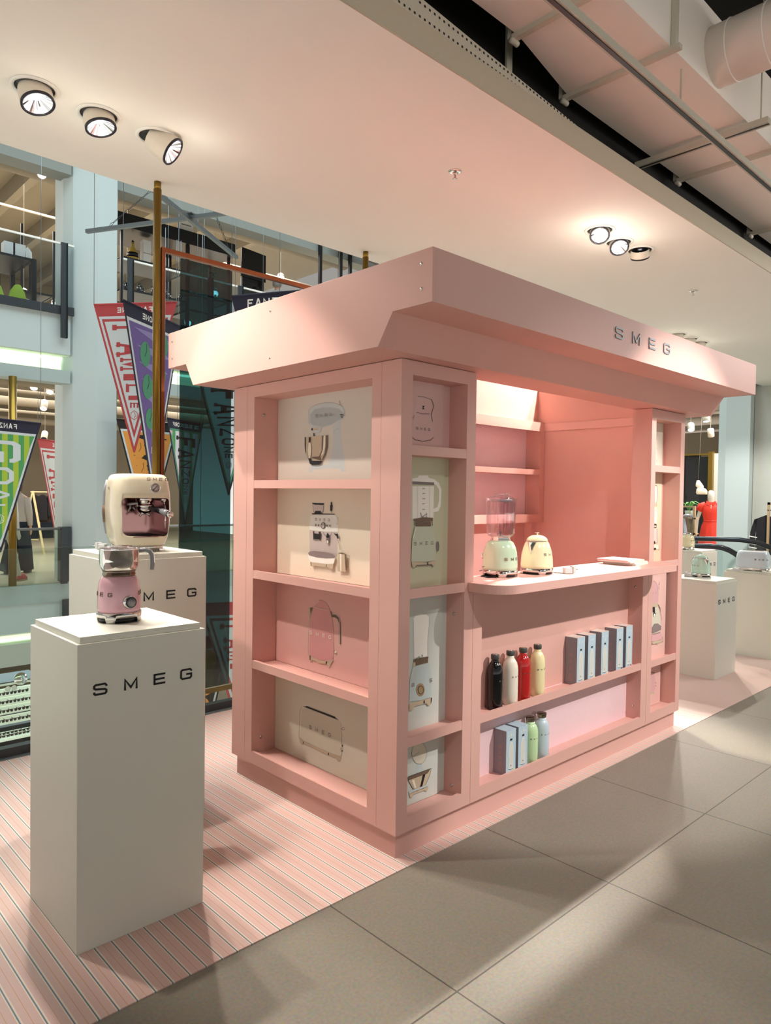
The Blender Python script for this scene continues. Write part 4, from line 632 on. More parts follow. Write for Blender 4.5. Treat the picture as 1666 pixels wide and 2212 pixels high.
pedestal('white pedestal half hidden behind the mint kettle, with the cream blender', 5.80, 1.15, .42, .45, .955, 5.84, .036, .80)

# ================================================================== APPLIANCES
def footring(r, z0, z1, m='chrome', feet=4, n=48, ang=PI/4, fh=.02, fw=.17):
    """chrome skirt with little cut-out feet: outer wall whose lower edge rises between the feet"""
    b = MB(); N = 96; top = []; bot = []; ti = []; bi = []
    for i in range(N):
        a = 2*PI*i/N; k = abs(((a-ang)/(PI/2)+.5) % 1-.5)*PI/2
        s = min(1, max(0, (k-fw)/.10)); s = s*s*(3-2*s); zz = z0+fh*s
        top.append((r*cos(a), r*sin(a), z1)); bot.append((r*1.0*cos(a), r*1.0*sin(a), zz)); ti.append(((r-.006)*cos(a), (r-.006)*sin(a), z1)); bi.append(((r-.006)*cos(a), (r-.006)*sin(a), zz))
    q = lambda A, B: [(A+i, A+(i+1) % N, B+(i+1) % N, B+i) for i in range(N)]
    b.add(top+bot+bi+ti, q(N, 0)+q(2*N, N)+q(3*N, 2*N)+q(0, 3*N), m, True)
    return b
def plug(m, o, yaw=0, s=1.0, col='cable'):
    o = Vector(o); R = Matrix.Rotation(yaw, 4, 'Z'); k = len(m.v)
    m.box(-.018*s, -.012*s, 0, .018*s, .012*s, .024*s, col).box(.018*s, -.016*s, .002*s, .028*s, .016*s, .03*s, col)
    for y in (-.009, .009): m.tube([(.028*s, y*s, .016*s), (.046*s, y*s, .018*s)], .0024*s, 'chrome', 8)
    m.xform(Matrix.Translation(o)@R, k)
def kettle(label, loc, rot, colour, plugpath=None, group=None, s=1.0, handle_on_right=True):
    t = thing('kettle', label, 'kettle', loc, rot, group)
    bp = [(.083, .030), (.0835, .045), (.082, .075), (.078, .105), (.072, .130), (.064, .153), (.056, .168)]
    part('body', MB().lathe([(r*s, z*s) for r, z in bp], colour, n=56), t)
    part('lid', MB().lathe([(.056*s, .170*s), (.053*s, .180*s), (.044*s, .190*s), (.028*s, .198*s), (.010*s, .2015*s), (0, .202*s)], colour, n=48), t)
    part('lid_rim', MB().lathe([(.0572*s, .1675*s), (.0578*s, .1695*s), (.0570*s, .1715*s)], 'chrome', n=48), t)
    part('lid_knob', MB().lathe([(.003*s, .201*s), (.003*s, .209*s), (.011*s, .211*s), (.0115*s, .2135*s), (0, .215*s)], 'chrome', n=24), t)
    # spout: a half cone standing off the shoulder, facing -Y
    b = MB(); rings = []
    for k in range(7):
        f = k/6; z = .166-.062*f; w_ = .024*(1-f)+.0015; base = [r for r, zz in bp]; rr = prof_r(bp)(z)
        rings.append([Vector((w_*cos(a), -(rr-.006)-(.030*(1-f)+.006)*sin(a), z))*s for a in [PI*i/10 for i in range(11)]])
    b.loft(rings, 'chrome', True, False); b.add([p for p in rings[0]], [tuple(range(11))], 'chrome')
    part('spout', b, t)
    part('handle', MB().tube([Vector((0, y, z))*s for y, z in ((.055, .163), (.085, .166), (.108, .155), (.118, .13), (.120, .09), (.119, .062))], .0085*s, 'chrome', 14), t)
    part('base_ring', footring(.0845*s, 0, .030*s, fh=.013*s), t)
    part('base_plate', MB().lathe([(.075*s, .001), (.078*s, .004), (.078*s, .02*s)], 'black', n=36), t)
    m = MB()
    for a0 in (0, PI): wraptext(m, 'SMEG', lambda z: prof_r([(r*s, zz*s) for r, zz in bp])(z), .098*s, a0, .0125*s, 'chrome' if colour != 'cream' else 'steel', gap=1.3)
    part('lettering', m, t, label='small raised metal capitals')
    if plugpath:
        m = MB(); m.tube(plugpath[:-1], .003, 'cable', 8); plug(m, plugpath[-2], plugpath[-1], 1.25); part('power_cord', m, t)
    return t
# --- on the counter
BX, BY, BZ = .785, .075, 1.150
t = thing('blender', 'mint green jug blender with a clear glass jar on the pink counter', 'blender', (BX, BY, BZ), 0)
bp = [(.0865, .034), (.0870, .05), (.086, .09), (.082, .125), (.075, .150), (.066, .168), (.058, .176), (.045, .178)]
part('body', MB().lathe(bp, 'mint', n=56), t)
part('base_ring', footring(.0885, 0, .034, fh=.016), t); part('base_plate', MB().lathe([(.075, .002), (.080, .02)], 'black', n=32), t)
part('collar', MB().lathe([(.050, .177), (.052, .183), (.047, .190), (.050, .198), (.053, .202)], 'chrome', n=40), t)
J = MB(); ri = []
for z, r_, e in ((.197, .050, 2.2), (.203, .058, 2.6), (.215, .062, 3.0), (.30, .0645, 3.2), (.385, .067, 3.2), (.392, .071, 3.2)):
    ri.append(sring(0, 0, z, r_, r_, e, 48))
rr = [[Vector((p.x*.93, p.y*.93, p.z)) for p in r_] for r_ in ri]; rr[0] = [p+Vector((0, 0, .006)) for p in rr[0]]
J.loft(ri, 'glass_jar', True, False); J.loft(rr, 'glass_jar', True, False)
J.add(ri[-1]+rr[-1], [(i, (i+1) % 48, 48+(i+1) % 48, 48+i) for i in range(48)], 'glass_jar', True)
jar = part('glass_jar', J, t)
m = MB()
for k in range(8):
    a_ = PI/8+k*PI/4; m.tube([(.058*cos(a_), .058*sin(a_), .215), (.060*cos(a_), .060*sin(a_), .375)], .0025, 'glass_jar', 6)
for k in range(7): m.box(-.060, -.030, .24+k*.018, -.0595, -.020-(k % 2)*.004, .2415+k*.018, 'paper')
part('jar_rib', m, jar)
part('jar_handle', MB().tube([(.062, .02, .37), (.09, .03, .365), (.098, .034, .33), (.098, .034, .27), (.085, .03, .235), (.062, .02, .228)], .007, 'glass_jar', 10), jar)
lid = part('lid', MB().lathe([(.053, .372), (.056, .375), (.056, .383), (.053, .386)], 'grey_plastic', n=40, smooth=True), t)
part('lid_cap', MB().lathe([(.060, .388), (.055, .397), (.036, .400), (.034, .404), (.040, .409), (.038, .412), (.030, .409), (0, .405)], 'glass_jar', n=40), lid)
m = MB().lathe([(.0, .215), (.010, .214), (.012, .204), (.030, .202)], 'chrome', n=20)
for k in range(4):
    a_ = k*PI/2+.4; m.add([(.006*cos(a_+1.4), .006*sin(a_+1.4), .213), (.006*cos(a_-1.4), .006*sin(a_-1.4), .213), (.032*cos(a_), .032*sin(a_), .218 if k % 2 else .234)], [(0, 1, 2)], 'steel')
part('blade', m, t)
m = MB()
wraptext(m, 'SMEG', prof_r(bp), .084, -PI/2+.04, .0145, 'ink_dchrome', gap=1.3); wraptext(m, 'SMEG', prof_r(bp), .084, PI/2, .0145, 'ink_dchrome', gap=1.3)
part('lettering', m, t, label='raised chrome capitals')
part('control_lever', MB().lathe([(.014, 0), (.014, .012), (.006, .014)], 'chrome', (-.050, .066, .10), 20, (-.6, .8, 0)), t)
part('power_cord', MB().tube([(-.07, .04, .006), (-.11, .03, .004), (-.12, -.02, .004), (-.09, -.045, .004), (-.07, -.03, .006)], .0032, 'black', 8).tube([(-.08, .05, .03), (-.105, .045, .028)], .0015, 'black', 6).tube([(-.085, .03, .05), (-.108, .028, .05)], .0015, 'black', 6), t)
kettle('small cream kettle with chrome spout beside the mint blender', (1.045, .035, 1.150), -1.40, 'cream2', [(.02, .07, .004), (.09, .085, .004), (.13, .10, .002), .9])
single('price_card', MB().prism([(0, 0), (.06, .012), (.055, .045), (-.005, .035)], (.545, -.045, 1.1505), X, Y, Z, 0, .001, 'paper'), 'small white card lying on the counter left of the mint blender', 'card')
GB = 'white booklets stacked at the right end of the counter'
def booklet(label, x, y, z, rot, w_, d_, th, cover=0):
    t = thing('booklet', label, 'booklet', (x, y, z), rot, GB); nl = max(1, int(th/.0022))
    part('pages', MB().box(-w_/2+.002, -d_/2+.002, .0006, w_/2-.001, d_/2-.002, th-.0006, 'p_pale'), t)
    m = MB().box(-w_/2, -d_/2, 0, w_/2, d_/2, .0006, 'paper').box(-w_/2, -d_/2, th-.0006, w_/2, d_/2, th, 'paper').box(-w_/2, -d_/2, 0, -w_/2+.0008, d_/2, th, 'p_pink' if cover else 'paper')
    if cover:
        for i in range(5): m.box(-.05+.02*i, -.06+.028*i, th, -.02+.02*i, -.052+.028*i, th+.0002, ('p_pink', 'ink_grey', 'mint', 'ink_grey', 'p_cream')[i])
    part('cover', m, t)
for i, (lb, x, y, z, r_, w_, d_, th, cv) in enumerate((
        ('bottom booklet of the counter stack, sticking out farthest to the right', 1.955, .015, 1.150, .12, .21, .20, .010, 0),
        ('second booklet from the bottom of the counter stack', 1.950, .018, 1.160, .10, .21, .20, .008, 0),
        ('third booklet of the counter stack, shifted to the left', 1.905, .020, 1.168, .02, .19, .21, .008, 0),
        ('topmost white booklet of the counter stack with faint pictures on its cover', 1.900, .022, 1.176, -.04, .19, .21, .007, 1))):
    booklet(lb, x, y, z, r_, w_, d_, th, cv)

# --- bottles and cartons on the shelves under the counter
GBT = 'steel drinking bottles on the shelves under the counter'
def bottle(label, x, y, z, colour, kind, ang):
    t = thing('drinking_bottle', label, 'bottle', (x, y, z), 0, GBT)
    if kind == 0:
        bp = [(r_*1.13, z_) for r_, z_ in ((.034, 0), (.0358, .003), (.0360, .06), (.0360, .175), (.0345, .195), (.030, .213), (.0235, .226), (.0175, .234), (.0165, .240), (.0165, .248))]
        part('body', MB().lathe(bp, colour, n=40), t)
        part('cap', MB().lathe([(.0190, .247), (.0210, .250), (.0215, .268), (.0200, .271), (0, .2715)], 'cap', n=32), t)
        part('cap_disc', MB().lathe([(.0150, .2716), (0, .2722)], 'brushed', n=24), t); hz = .142
    else:
        bp = [(r_*1.13, z_) for r_, z_ in ((.034, 0), (.0358, .003), (.0360, .06), (.0360, .155), (.0345, .175), (.0300, .190), (.0240, .199), (.0205, .203), (.0205, .214))]
        part('body', MB().lathe(bp, colour, n=40), t)
        part('cap', MB().lathe([(.0215, .214), (.0235, .217), (.0255, .236), (.0245, .2385), (0, .2385)], 'capchrome', n=36), t); hz = .128
    m = MB(); wraptext(m, 'SMEG', prof_r(bp), hz, ang, .0072, 'brushed' if colour != 'b_cream' else 'steel', gap=1.6, off=.0004)
    part('lettering', m, t, label='tiny metal capitals')
    if colour != 'b_red' and colour != 'gloss_black':
        m = MB(); 
        for q in strip([(.0085*cos(i*PI/8), .0085*sin(i*PI/8)) for i in range(17)], .0009):
            m.add([((.0410)*cos(ang+.12+p.x/.041), .0410*sin(ang+.12+p.x/.041), .02+p.y) for p in q], [(0, 1, 2, 3)], 'steel')
        part('round_mark', m, t)
    return t
for x, colr, lb in ((.722, 'gloss_black', 'glossy black steel bottle, first in the row on the upper shelf'), (.848, 'b_white', 'off-white steel bottle between the black and the red bottle'),
                    (.957, 'b_red', 'bright red steel bottle on the upper shelf'), (1.087, 'b_cream', 'pale yellow steel bottle right of the red bottle')):
    bottle(lb, x+.012, .0560, .495, colr, 0, {'gloss_black': rad(-62), 'b_white': rad(-83), 'b_red': rad(-88), 'b_cream': rad(-97)}[colr])
bottle('pale green steel bottle with a wide chrome cap on the lowest shelf', 1.046, .0560, .152, 'b_green', 1, rad(-97))
bottle('pale blue steel bottle with a wide chrome cap on the lowest shelf', 1.150, .0560, .152, 'b_blue', 1, rad(-102))
GC = 'bottle cartons on the shelves under the counter'
def carton(label, x, z, h, low, dot, badge=True, y0=.018, w_=.080, d_=.076):
    t = thing('bottle_carton', label, 'carton', (x, y0, z), 0, GC)
    part('carton_body', MB().box(0, 0, 0, w_, d_, h, 'box_front').box(-.0006, 0, 0, 0, d_, h, 'box_side' if not low else 'box_side'), t)
    part('top_flap', MB().box(-.0005, -.0005, h, w_+.0005, d_, h+.0012, 'box_top' if not low else 'box_front'), t)
    m = MB(); fy = -.0004; mid = w_/2
    text3d(m, 'SMEG', (.018, 0, h-.030), X, Z, (0, -1, 0), .0055, 'paper', wide=1, width=.044, thick=.0004)
    hb = .155 if not low else .135; z0 = .03; rw = .021 if not low else .018
    sil = [(mid-rw, z0), (mid+rw, z0), (mid+rw, z0+hb*.72), (mid+rw*.8, z0+hb*.86), (mid+rw*.35, z0+hb*.97), (mid-rw*.35, z0+hb*.97), (mid-rw*.8, z0+hb*.86), (mid-rw, z0+hb*.72)]
    m.flat(sil, (0, fy, 0), X, Z, 'p_blue'); 
    for q in strip(sil+[sil[0]], .0022): m.flat([tuple(p) for p in q], (0, fy-.0003, 0), X, Z, 'paper')
    for q in strip([(mid-rw, z0-.002), (mid, z0-.006), (mid+rw, z0-.002)], .002): m.flat([tuple(p) for p in q], (0, fy-.0003, 0), X, Z, 'ink_black')
    cz = z0+hb+.006
    m.flat([(mid-.009, cz), (mid+.009, cz), (mid+.009, cz+.010), (mid-.009, cz+.010)], (0, fy-.0002, 0), X, Z, 'ink_black')
    m.flat([(mid-.004, z0+.012), (mid+.004, z0+.012), (mid+.004, z0+.018), (mid-.004, z0+.018)], (0, fy-.0005, 0), X, Z, 'ink_grey')
    if badge: m.flat([(mid+.007*cos(i*PI/6), cz+.030+.008*sin(i*PI/6)) for i in range(12)], (0, fy-.0002, 0), X, Z, 'p_blue')
    if dot: m.flat([(w_-.014+.009*cos(i*PI/8), .016+.009*sin(i*PI/8)) for i in range(16)], (0, fy-.0004, 0), X, Z, dot)
    # side face
    zs = h*.66
    for ch in 'SMEG':
        Q, W_ = letters(ch, .016, .9, 0)
        for q in Q: m.flat([(p[1]+.030, zs-p[0]) for p in q], (-.0010, d_, 0), (0, -1, 0), Z, 'copper_ink')
        zs -= .038 if not low else .028
    for q in strip([(.034+.014*cos(i*PI/12), .035+.014*sin(i*PI/12)) for i in range(25)], .0012): m.flat([tuple(p) for p in q], (-.0010, d_, 0), (0, -1, 0), Z, 'copper_ink')
    Q, W_ = letters('2', .014, .8, 0)
    for q in Q: m.flat([(p[0]+.029, p[1]+.028) for p in q], (-.0010, d_, 0), (0, -1, 0), Z, 'copper_ink')
    part('printing', m, t)
for x, lb, dt, bg in ((1.428, 'leftmost of the five blue-grey bottle cartons, with its grey lettered side in view', 'b_cream', False), (1.545, 'second blue-grey bottle carton from the left on the upper shelf', 'b_cream', False),
                      (1.692, 'middle one of the five blue-grey bottle cartons on the upper shelf', 'b_cream', True), (1.868, 'blue-grey bottle carton with a black dot at its foot', 'black', True), (1.984, 'rightmost bottle carton with a red dot at its foot', 'b_red', False)):
    carton(lb, x, .495, .266, False, dt, bg)
carton('left blue-grey bottle carton on the lowest shelf, with a green dot', .787, .152, .224, True, 'b_green')
carton('right blue-grey bottle carton on the lowest shelf, beside the green bottle', .889, .152, .224, True, None)

# --- coffee machine (front faces -Y)
t = thing('coffee_machine', 'cream retro espresso machine with a steel front on the rear left pedestal', 'coffee machine', (-.600, 1.185, 1.267), -.15)
b = MB(); prof = [(z_, a_*.925, b_) for z_, a_, b_ in ((.028, .112, .118), (.034, .126, .130), (.07, .137, .140), (.13, .145, .146), (.20, .1485, .150), (.28, .145, .147), (.33, .137, .140), (.352, .128, .130), (.361, .118, .121), (.365, .10, .103))]
b.loft([sring(0, 0, z, rx, ry, 3.6, 64) for z, rx, ry in prof], 'cream', True, True)
cut = MB(); pts = []
for cx, cz, a0 in ((.112-.018, .252-.018, 0), (-.106+.018, .252-.018, 90), (-.106+.034, .073+.034, 180), (.112-.025, .073+.025, 270)):
    r_ = .018 if a0 < 180 else .030 if a0 == 180 else .025
    pts += [(cx+r_*cos(rad(a0+15*i)), cz+r_*sin(rad(a0+15*i))) for i in range(7)]
cut.prism(pts, (0, -.2, 0), X, Z, Y, 0, .235, 'steel_pink_reflect')
me = boolean_cut(b, cut)
names = [mm.name for mm in me.materials if mm]
if 'steel_pink_reflect' not in names: me.materials.append(MATS['steel_pink_reflect'])
for p in me.polygons:
    c_ = p.center
    if abs(c_.y-.035) < .002 or (-.110 < c_.x < .116 and .07 < c_.z < .262 and c_.y < .03 and abs(p.normal.y) < .2 and (abs(c_.x) < .104 or c_.y > -.11) and (abs(p.normal.x) > .9 and -.109 < c_.x < .115 or abs(p.normal.z) > .9)): p.material_index = len(me.materials)-1; p.use_smooth = False
mesh_part('body', me, t)
part('chrome_skirt', MB().loft([sring(0, 0, z, rx, ry, 3.4, 48) for z, rx, ry in ((.010, .108, .114), (.028, .113, .119))], 'chrome', True, True), t)
m = MB()
for sx in (-1, 1):
    for sy in (-1, 1): m.box(sx*.088-.014, sy*.092-.012, 0, sx*.088+.014, sy*.092+.012, .012, 'chrome')
part('foot', m, t)
dt = part('drip_tray', MB().loft([sring(0, -.055, z, .100, .088, 3.2, 40) for z in (.070, .075)], 'steel_pink_reflect', True, True), t)
m = MB()
for k in range(9): m.box(-.085, -.125+k*.015, .075, .085, -.122+k*.015, .077, 'black')
part('grid', m, dt)
part('group_head', MB().lathe([(.040, .262), (.040, .236), (.034, .232), (.034, .222), (.041, .220), (.041, .208), (.030, .206)], 'chrome', (.012, -.075, 0), 32), t)
ph = part('portafilter', MB().lathe([(.036, .206), (.036, .196), (.026, .185), (.012, .178)], 'chrome', (.012, -.075, 0), 28), t)
part('handle', MB().tube([(.03, -.105, .205), (.055, -.150, .196), (.075, -.205, .184)], [.011, .014, .015], 'rim', 14).tube([(.063, -.172, .192), (.080, -.222, .180)], [.0145, .0165], 'grey_plastic', 16).tube([(.080, -.222, .180), (.084, -.236, .177)], [.017, .0155], 'chrome', 16), ph)
part('spout', MB().tube([(-.012, -.08, .166), (-.006, -.08, .176), (.012, -.08, .180), (.030, -.08, .176), (.036, -.08, .166)], .005, 'chrome', 8), ph)
part('steam_wand', MB().lathe([(.012, -.012), (.016, 0), (.012, .012)], 'chrome', (.095, -.10, .245), 20).tube([(.095, -.10, .24), (.098, -.115, .20), (.096, -.120, .15), (.094, -.118, .11)], [.006, .004, .004, .003], 'chrome', 8), t)
part('water_spout', MB().tube([(-.075, -.10, .222), (-.03, -.10, .228), (-.03, -.10, .212)], .007, 'steel', 8).tube([(-.062, -.10, .222), (-.062, -.10, .205), (-.072, -.10, .19)], .0055, 'steel', 8).tube([(-.05, -.10, .21), (-.038, -.10, .195)], .0045, 'steel', 8), t)
rb = lambda z: next((y0+(y1-y0)*(z-z0)/(z1-z0) for (z0, _, y0), (z1, _, y1) in zip(prof, prof[1:]) if z0 <= z <= z1), .1)
g_ = part('pressure_gauge', MB().lathe([(.0235, -.004), (.0245, .002), (.0235, .006), (.020, .0055), (.020, .004)], 'chrome', (.040, -.1440, .300), 36, (0, -1, 0)).lathe([(.020, .0045), (0, .0046)], 'ink_glass', (.040, -.1440, .300), 28, (0, -1, 0)), t)
part('needle', MB().prism([(-.012, -.010), (-.010, -.013), (.010, .010), (.008, .011)], (.040, -.1492, .300), X, Z, (0, -1, 0), 0, .0006, 'ink_black').prism(arc(0, 0, .016, 200, 340, 12)+arc(0, 0, .0145, 340, 200, 12), (.040, -.149, .300), X, Z, (0, -1, 0), 0, .0004, 'ink_black'), g_)
m = MB(); text3d(m, 'SMEG', (.002, -.1425, .334), X, Z, (0, -1, .12), .0125, 'ink_dchrome', wide=1.1, width=.100, thick=.003)
part('lettering', m, t, label='raised bronze capitals')
part('side_slot', MB().box(-.1375, -.016, .290, -.1325, -.008, .303, 'brushed'), t)
part('water_tank', MB().tube([(-.120, .075, .08), (-.1285, .075, .14), (-.131, .075, .21), (-.1285, .075, .28), (-.1175, .075, .335)], [.010, .012, .012, .012, .010], 'grey_plastic', 10).tube([(-.1275, .075, .135), (-.1315, .075, .18), (-.1325, .075, .215)], [.013, .013, .0125], 'ink_dchrome', 10), t, label='smoky tank window in the side')
m = MB(); m.tube([(-.10, .12, .01), (-.135, .14, .005), (-.15, .13, .004), (-.14, .11, .004)], .004, 'cable', 8); plug(m, (-.135, .10, .001), 2.2, 1.1)
part('power_cord', m, t)

# --- milk frother (front faces -Y)
t = thing('milk_frother', 'pink milk frother with a steel jug on the nearest white pedestal', 'milk frother', (-.972, .515, 1.062), .0)
bp = [(.0765, .038), (.0775, .05), (.0770, .09), (.0750, .125), (.0715, .148), (.0650, .163), (.056, .172), (.045, .174)]
part('body', MB().lathe(bp, 'rosegloss', n=56), t)
part('base_ring', footring(.0800, 0, .038, fh=.020), t); part('base_plate', MB().lathe([(.070, .002), (.074, .018)], 'black', n=32), t)
k_ = part('dial', MB().lathe([(.0255, -.006), (.0260, .004), (.0240, .011), (.0205, .014)], 'chrome', (.006, -.0765, .078), 40, (.06, -1, .04)), t)
part('dial_button', MB().lathe([(.0205, .014), (.0205, .017), (.0165, .0175)], 'rim', (.006, -.0765, .078), 36, (.06, -1, .04)).lathe([(.0165, .0178), (0, .018)], 'grey_plastic', (.006, -.0765, .078), 32, (.06, -1, .04)), k_)
m = MB(); wraptext(m, 'SMEG', prof_r(bp),   .100, PI, .0145, 'ink_dchrome', gap=1.47); wraptext(m, 'SMEG', prof_r(bp), .100, 0, .0145, 'ink_dchrome', gap=1.5)
part('lettering', m, t, label='raised bronze capitals')
part('neck_ring', MB().lathe([(.0560, .171), (.0600, .176), (.0575, .186), (.0610, .192)], 'capchrome', n=48), t)
jg = part('jug', MB().lathe([(.0600, .192), (.0640, .198), (.0690, .210), (.0715, .228), (.0710, .268), (.0735, .272), (.0720, .2735), (.0690, .270), (.0690, .23), (.060, .2)], 'chrome', n=56), t)
part('clear_lid', MB().lathe([(.0700, .273), (.068, .277), (.046, .279), (.044, .283), (.030, .284), (0, .284)], 'glass_jar', n=44), t)
part('whisk_coil', MB().lathe([(.030, .276), (.034, .279), (.030, .281), (.02, .278)], 'chrome', n=20), t)
HX = Vector((.985, -.17, 0)).normalized()
part('jug_handle', MB().tube([HX*r_+Vector((0, 0, z)) for r_, z in ((.069, .262), (.095, .264), (.112, .258), (.121, .243), (.123, .215), (.122, .187))], .0078, 'grey_plastic', 14).tube([HX*r_+Vector((0, 0, z)) for r_, z in ((.069, .268), (.098, .271), (.118, .263), (.1285, .245), (.1305, .215), (.1295, .188))], .0030, 'chrome', 8), jg)

# --- right hand group
kettle('mint green kettle on the low white pedestal right of the stand', (4.46, .60, .844), -.515, 'green', [(-.06, .05, .004), (-.12, .06, .004), (-.15, .02, .003), (-.13, -.01, .003), 2.0])
t = thing('toaster', 'pale blue toaster on the white pedestal at the right edge of the picture', 'toaster', (5.47, .505, .844), 1.57+.15)
part('body', MB().loft([sring(0, 0, z, rx, ry, 4.2, 56) for z, rx, ry in ((.026, .148, .092), (.05, .152, .096), (.12, .150, .095), (.165, .142, .090), (.188, .132, .080), (.197, .118, .066))], 'skyblue', True, True), t)
part('base_ring', MB().loft([sring(0, 0, z, rx, ry, 4.2, 48) for z, rx, ry in ((.010, .146, .090), (.026, .149, .093))], 'chrome', True, True), t)
m = MB()
for sx in (-1, 1):
    for sy in (-1, 1): m.box(sx*.115-.018, sy*.070-.012, 0, sx*.115+.018, sy*.070+.012, .012, 'chrome')
part('foot', m, t)
part('slot_frame', MB().box(-.10, -.045, .196, .10, .045, .2005, 'chrome').box(-.092, -.030, .2005, .092, -.010, .2012, 'black').box(-.092, .010, .2005, .092, .030, .2012, 'black'), t)
m = MB(); text3d(m, 'SMEG', (-.075+.0, .0945, .11), (-1, 0, 0), Z, (0, 1, 0), .014, 'ink_dchrome', wide=1, width=.12, thick=.003)
k0 = len(m.v)
part('lettering', m.xform(Matrix.Translation((.045, 0, 0))), t)
m = MB(); m.tube([(.10, .10, .02), (.12, .16, .004), (.09, .19, .03), (.06, .15, .01), (.12, .13, .004), (.16, .17, .012), (.10, .22, .004)], .0032, 'cable', 8).tube([(-.04, .11, .006), (.02, .125, .02), (.09, .12, .006)], .0032, 'cable', 8); plug(m, (.10, .235, .001), .9, 1.1, 'cable')
part('power_cord', m, t)
t = thing('blender', 'small cream blender half hidden by the pink stand, on the rear right pedestal', 'blender', (5.93, 1.37, .977), 0)
bp2 = [(.076, .03), (.0775, .05), (.0765, .10), (.072, .135), (.062, .158), (.05, .163)]
part('body', MB().lathe(bp2, 'cream2', n=40), t); part('base_ring', footring(.079, 0, .03, fh=.014), t)
part('collar', MB().lathe([(.050, .162), (.052, .175), (.047, .19)], 'chrome', n=32), t)
part('glass_jar', MB().loft([sring(0, 0, z, r_, r_, 3, 32) for z, r_ in ((.19, .046), (.20, .052), (.36, .062), (.37, .066))], 'glass_jar', True, False), t)
part('lid', MB().lathe([(.06, .365), (.06, .38), (.03, .40)], 'grey_plastic', n=28), t)
m = MB(); wraptext(m, 'SMEG', prof_r(bp2), .098, -PI/2+.1, .012, 'steel', gap=1.4); part('lettering', m, t)

# ================================================================== ATRIUM EDGE: glass balustrade, gold posts, framed teal screen
t = thing('glass_balustrade', 'frameless glass balustrade behind the pedestals at the edge of the atrium', 'balustrade', (.5, 2.36, 0))
part('floor_channel', MB().box(-4, 2.335, -.05, 7.2, 2.395, .055, 'dark_metal').box(-4, 2.30, -.004, 7.2, 2.335, .006, 'zinc'), t, True)
for x0 in (-3.2, -1.68, -.16, 1.36, 2.88, 4.40): part('glass_pane', MB().box(x0+.006, 2.358, .05, x0+1.514, 2.370, 1.205, 'glass_clear'), t, True)
t = thing('framed_screen', 'tall gold post frame holding a dark teal glass pane at the atrium edge', 'glass screen', (.10, 2.45, 0))
part('post', MB().tube([(.098, 2.45, .0), (.098, 2.45, 3.57)], .0265, 'gold', 28).tube([(.098, 2.45, 3.56), (.098, 2.45, 3.62)], .023, 'gold', 28), t, True)
part('post', MB().tube([(1.985, 2.47, .0), (1.985, 2.47, 3.57)], .0265, 'gold', 28).tube([(1.985, 2.47, 3.56), (1.985, 2.47, 3.62)], .023, 'gold', 28), t, True)
part('top_rail', MB().box(.125, 2.435, 3.165, 1.96, 2.465, 3.195, 'copper'), t, True)
part('side_rail', MB().box(.125, 2.435, .10, .150, 2.465, 3.165, 'copper'), t, True)
part('bottom_rail', MB().box(.15, 2.435, .105, 1.96, 2.465, .140, 'gold'), t, True)
part('glass_pane', MB().box(.268, 2.446, .145, .672, 2.454, 3.155, 'glass_teal'), t, True, label='dark teal tinted glass')
single('gold_post', MB().tube([(1.43, 10.30, 0.0), (1.43, 10.30, 3.36)], .06, 'gold', 20), 'gold post on the far side of the atrium at the left edge of the picture', 'post')
t = thing('far_balustrade', 'glass balustrade with grey handrail across the atrium, left of the blue pillar', 'balustrade', (1, FY-.03, 0))
part('handrail', MB().tube([(-4, FY-.04, .905), (2.22, FY-.04, .905)], .022, 'steel', 12), t, True)
part('glass_pane', MB().box(-4, FY-.05, -.02, 2.22, FY-.038, .89, 'glass_clear'), t, True)
part('end_post', MB().box(2.20, FY-.07, -.03, 2.30, FY-.02, .93, 'dark_metal'), t, True)
t = thing('far_balustrade', 'glass balustrade across the atrium, right of the blue pillar and behind the teal screen', 'balustrade', (5, FY-.03, 0))
part('handrail', MB().tube([(3.25, FY-.04, .905), (10.5, FY-.04, .905)], .022, 'steel', 12), t, True)
part('glass_pane', MB().box(3.25, FY-.05, -.02, 10.5, FY-.038, .89, 'glass_clear'), t, True)
def upper_rail(lbl, x0, x1, posts):
    t = thing('upper_balustrade', lbl, 'balustrade', ((x0+x1)/2, FY-.04, 4.5))
    part('base_beam', MB().box(x0, FY-.06, 4.50, x1, FY-.01, 4.635, 'dark_metal'), t, True)
    part('glass_pane', MB().box(x0, FY-.045, 4.63, x1, FY-.033, 5.66, 'glass_blue'), t, True)
    part('top_strip', MB().box(x0, FY-.055, 5.655, x1, FY-.02, 5.685, 'paper'), t, True)
    for px in posts: part('post', MB().box(px-.045, FY-.10, 4.10, px+.045, FY-.06, 5.68, 'dark_metal').box(px+.045, FY-.12, 4.10, px+.055, FY-.05, 5.68, 'black'), t, True)
upper_rail('glass balustrade of the upper floor left of the blue pillar', -4, 2.40, (2.22,))
upper_rail('glass balustrade of the upper floor right of the blue pillar', 3.25, 10.7, (3.36, 4.95, 5.62))

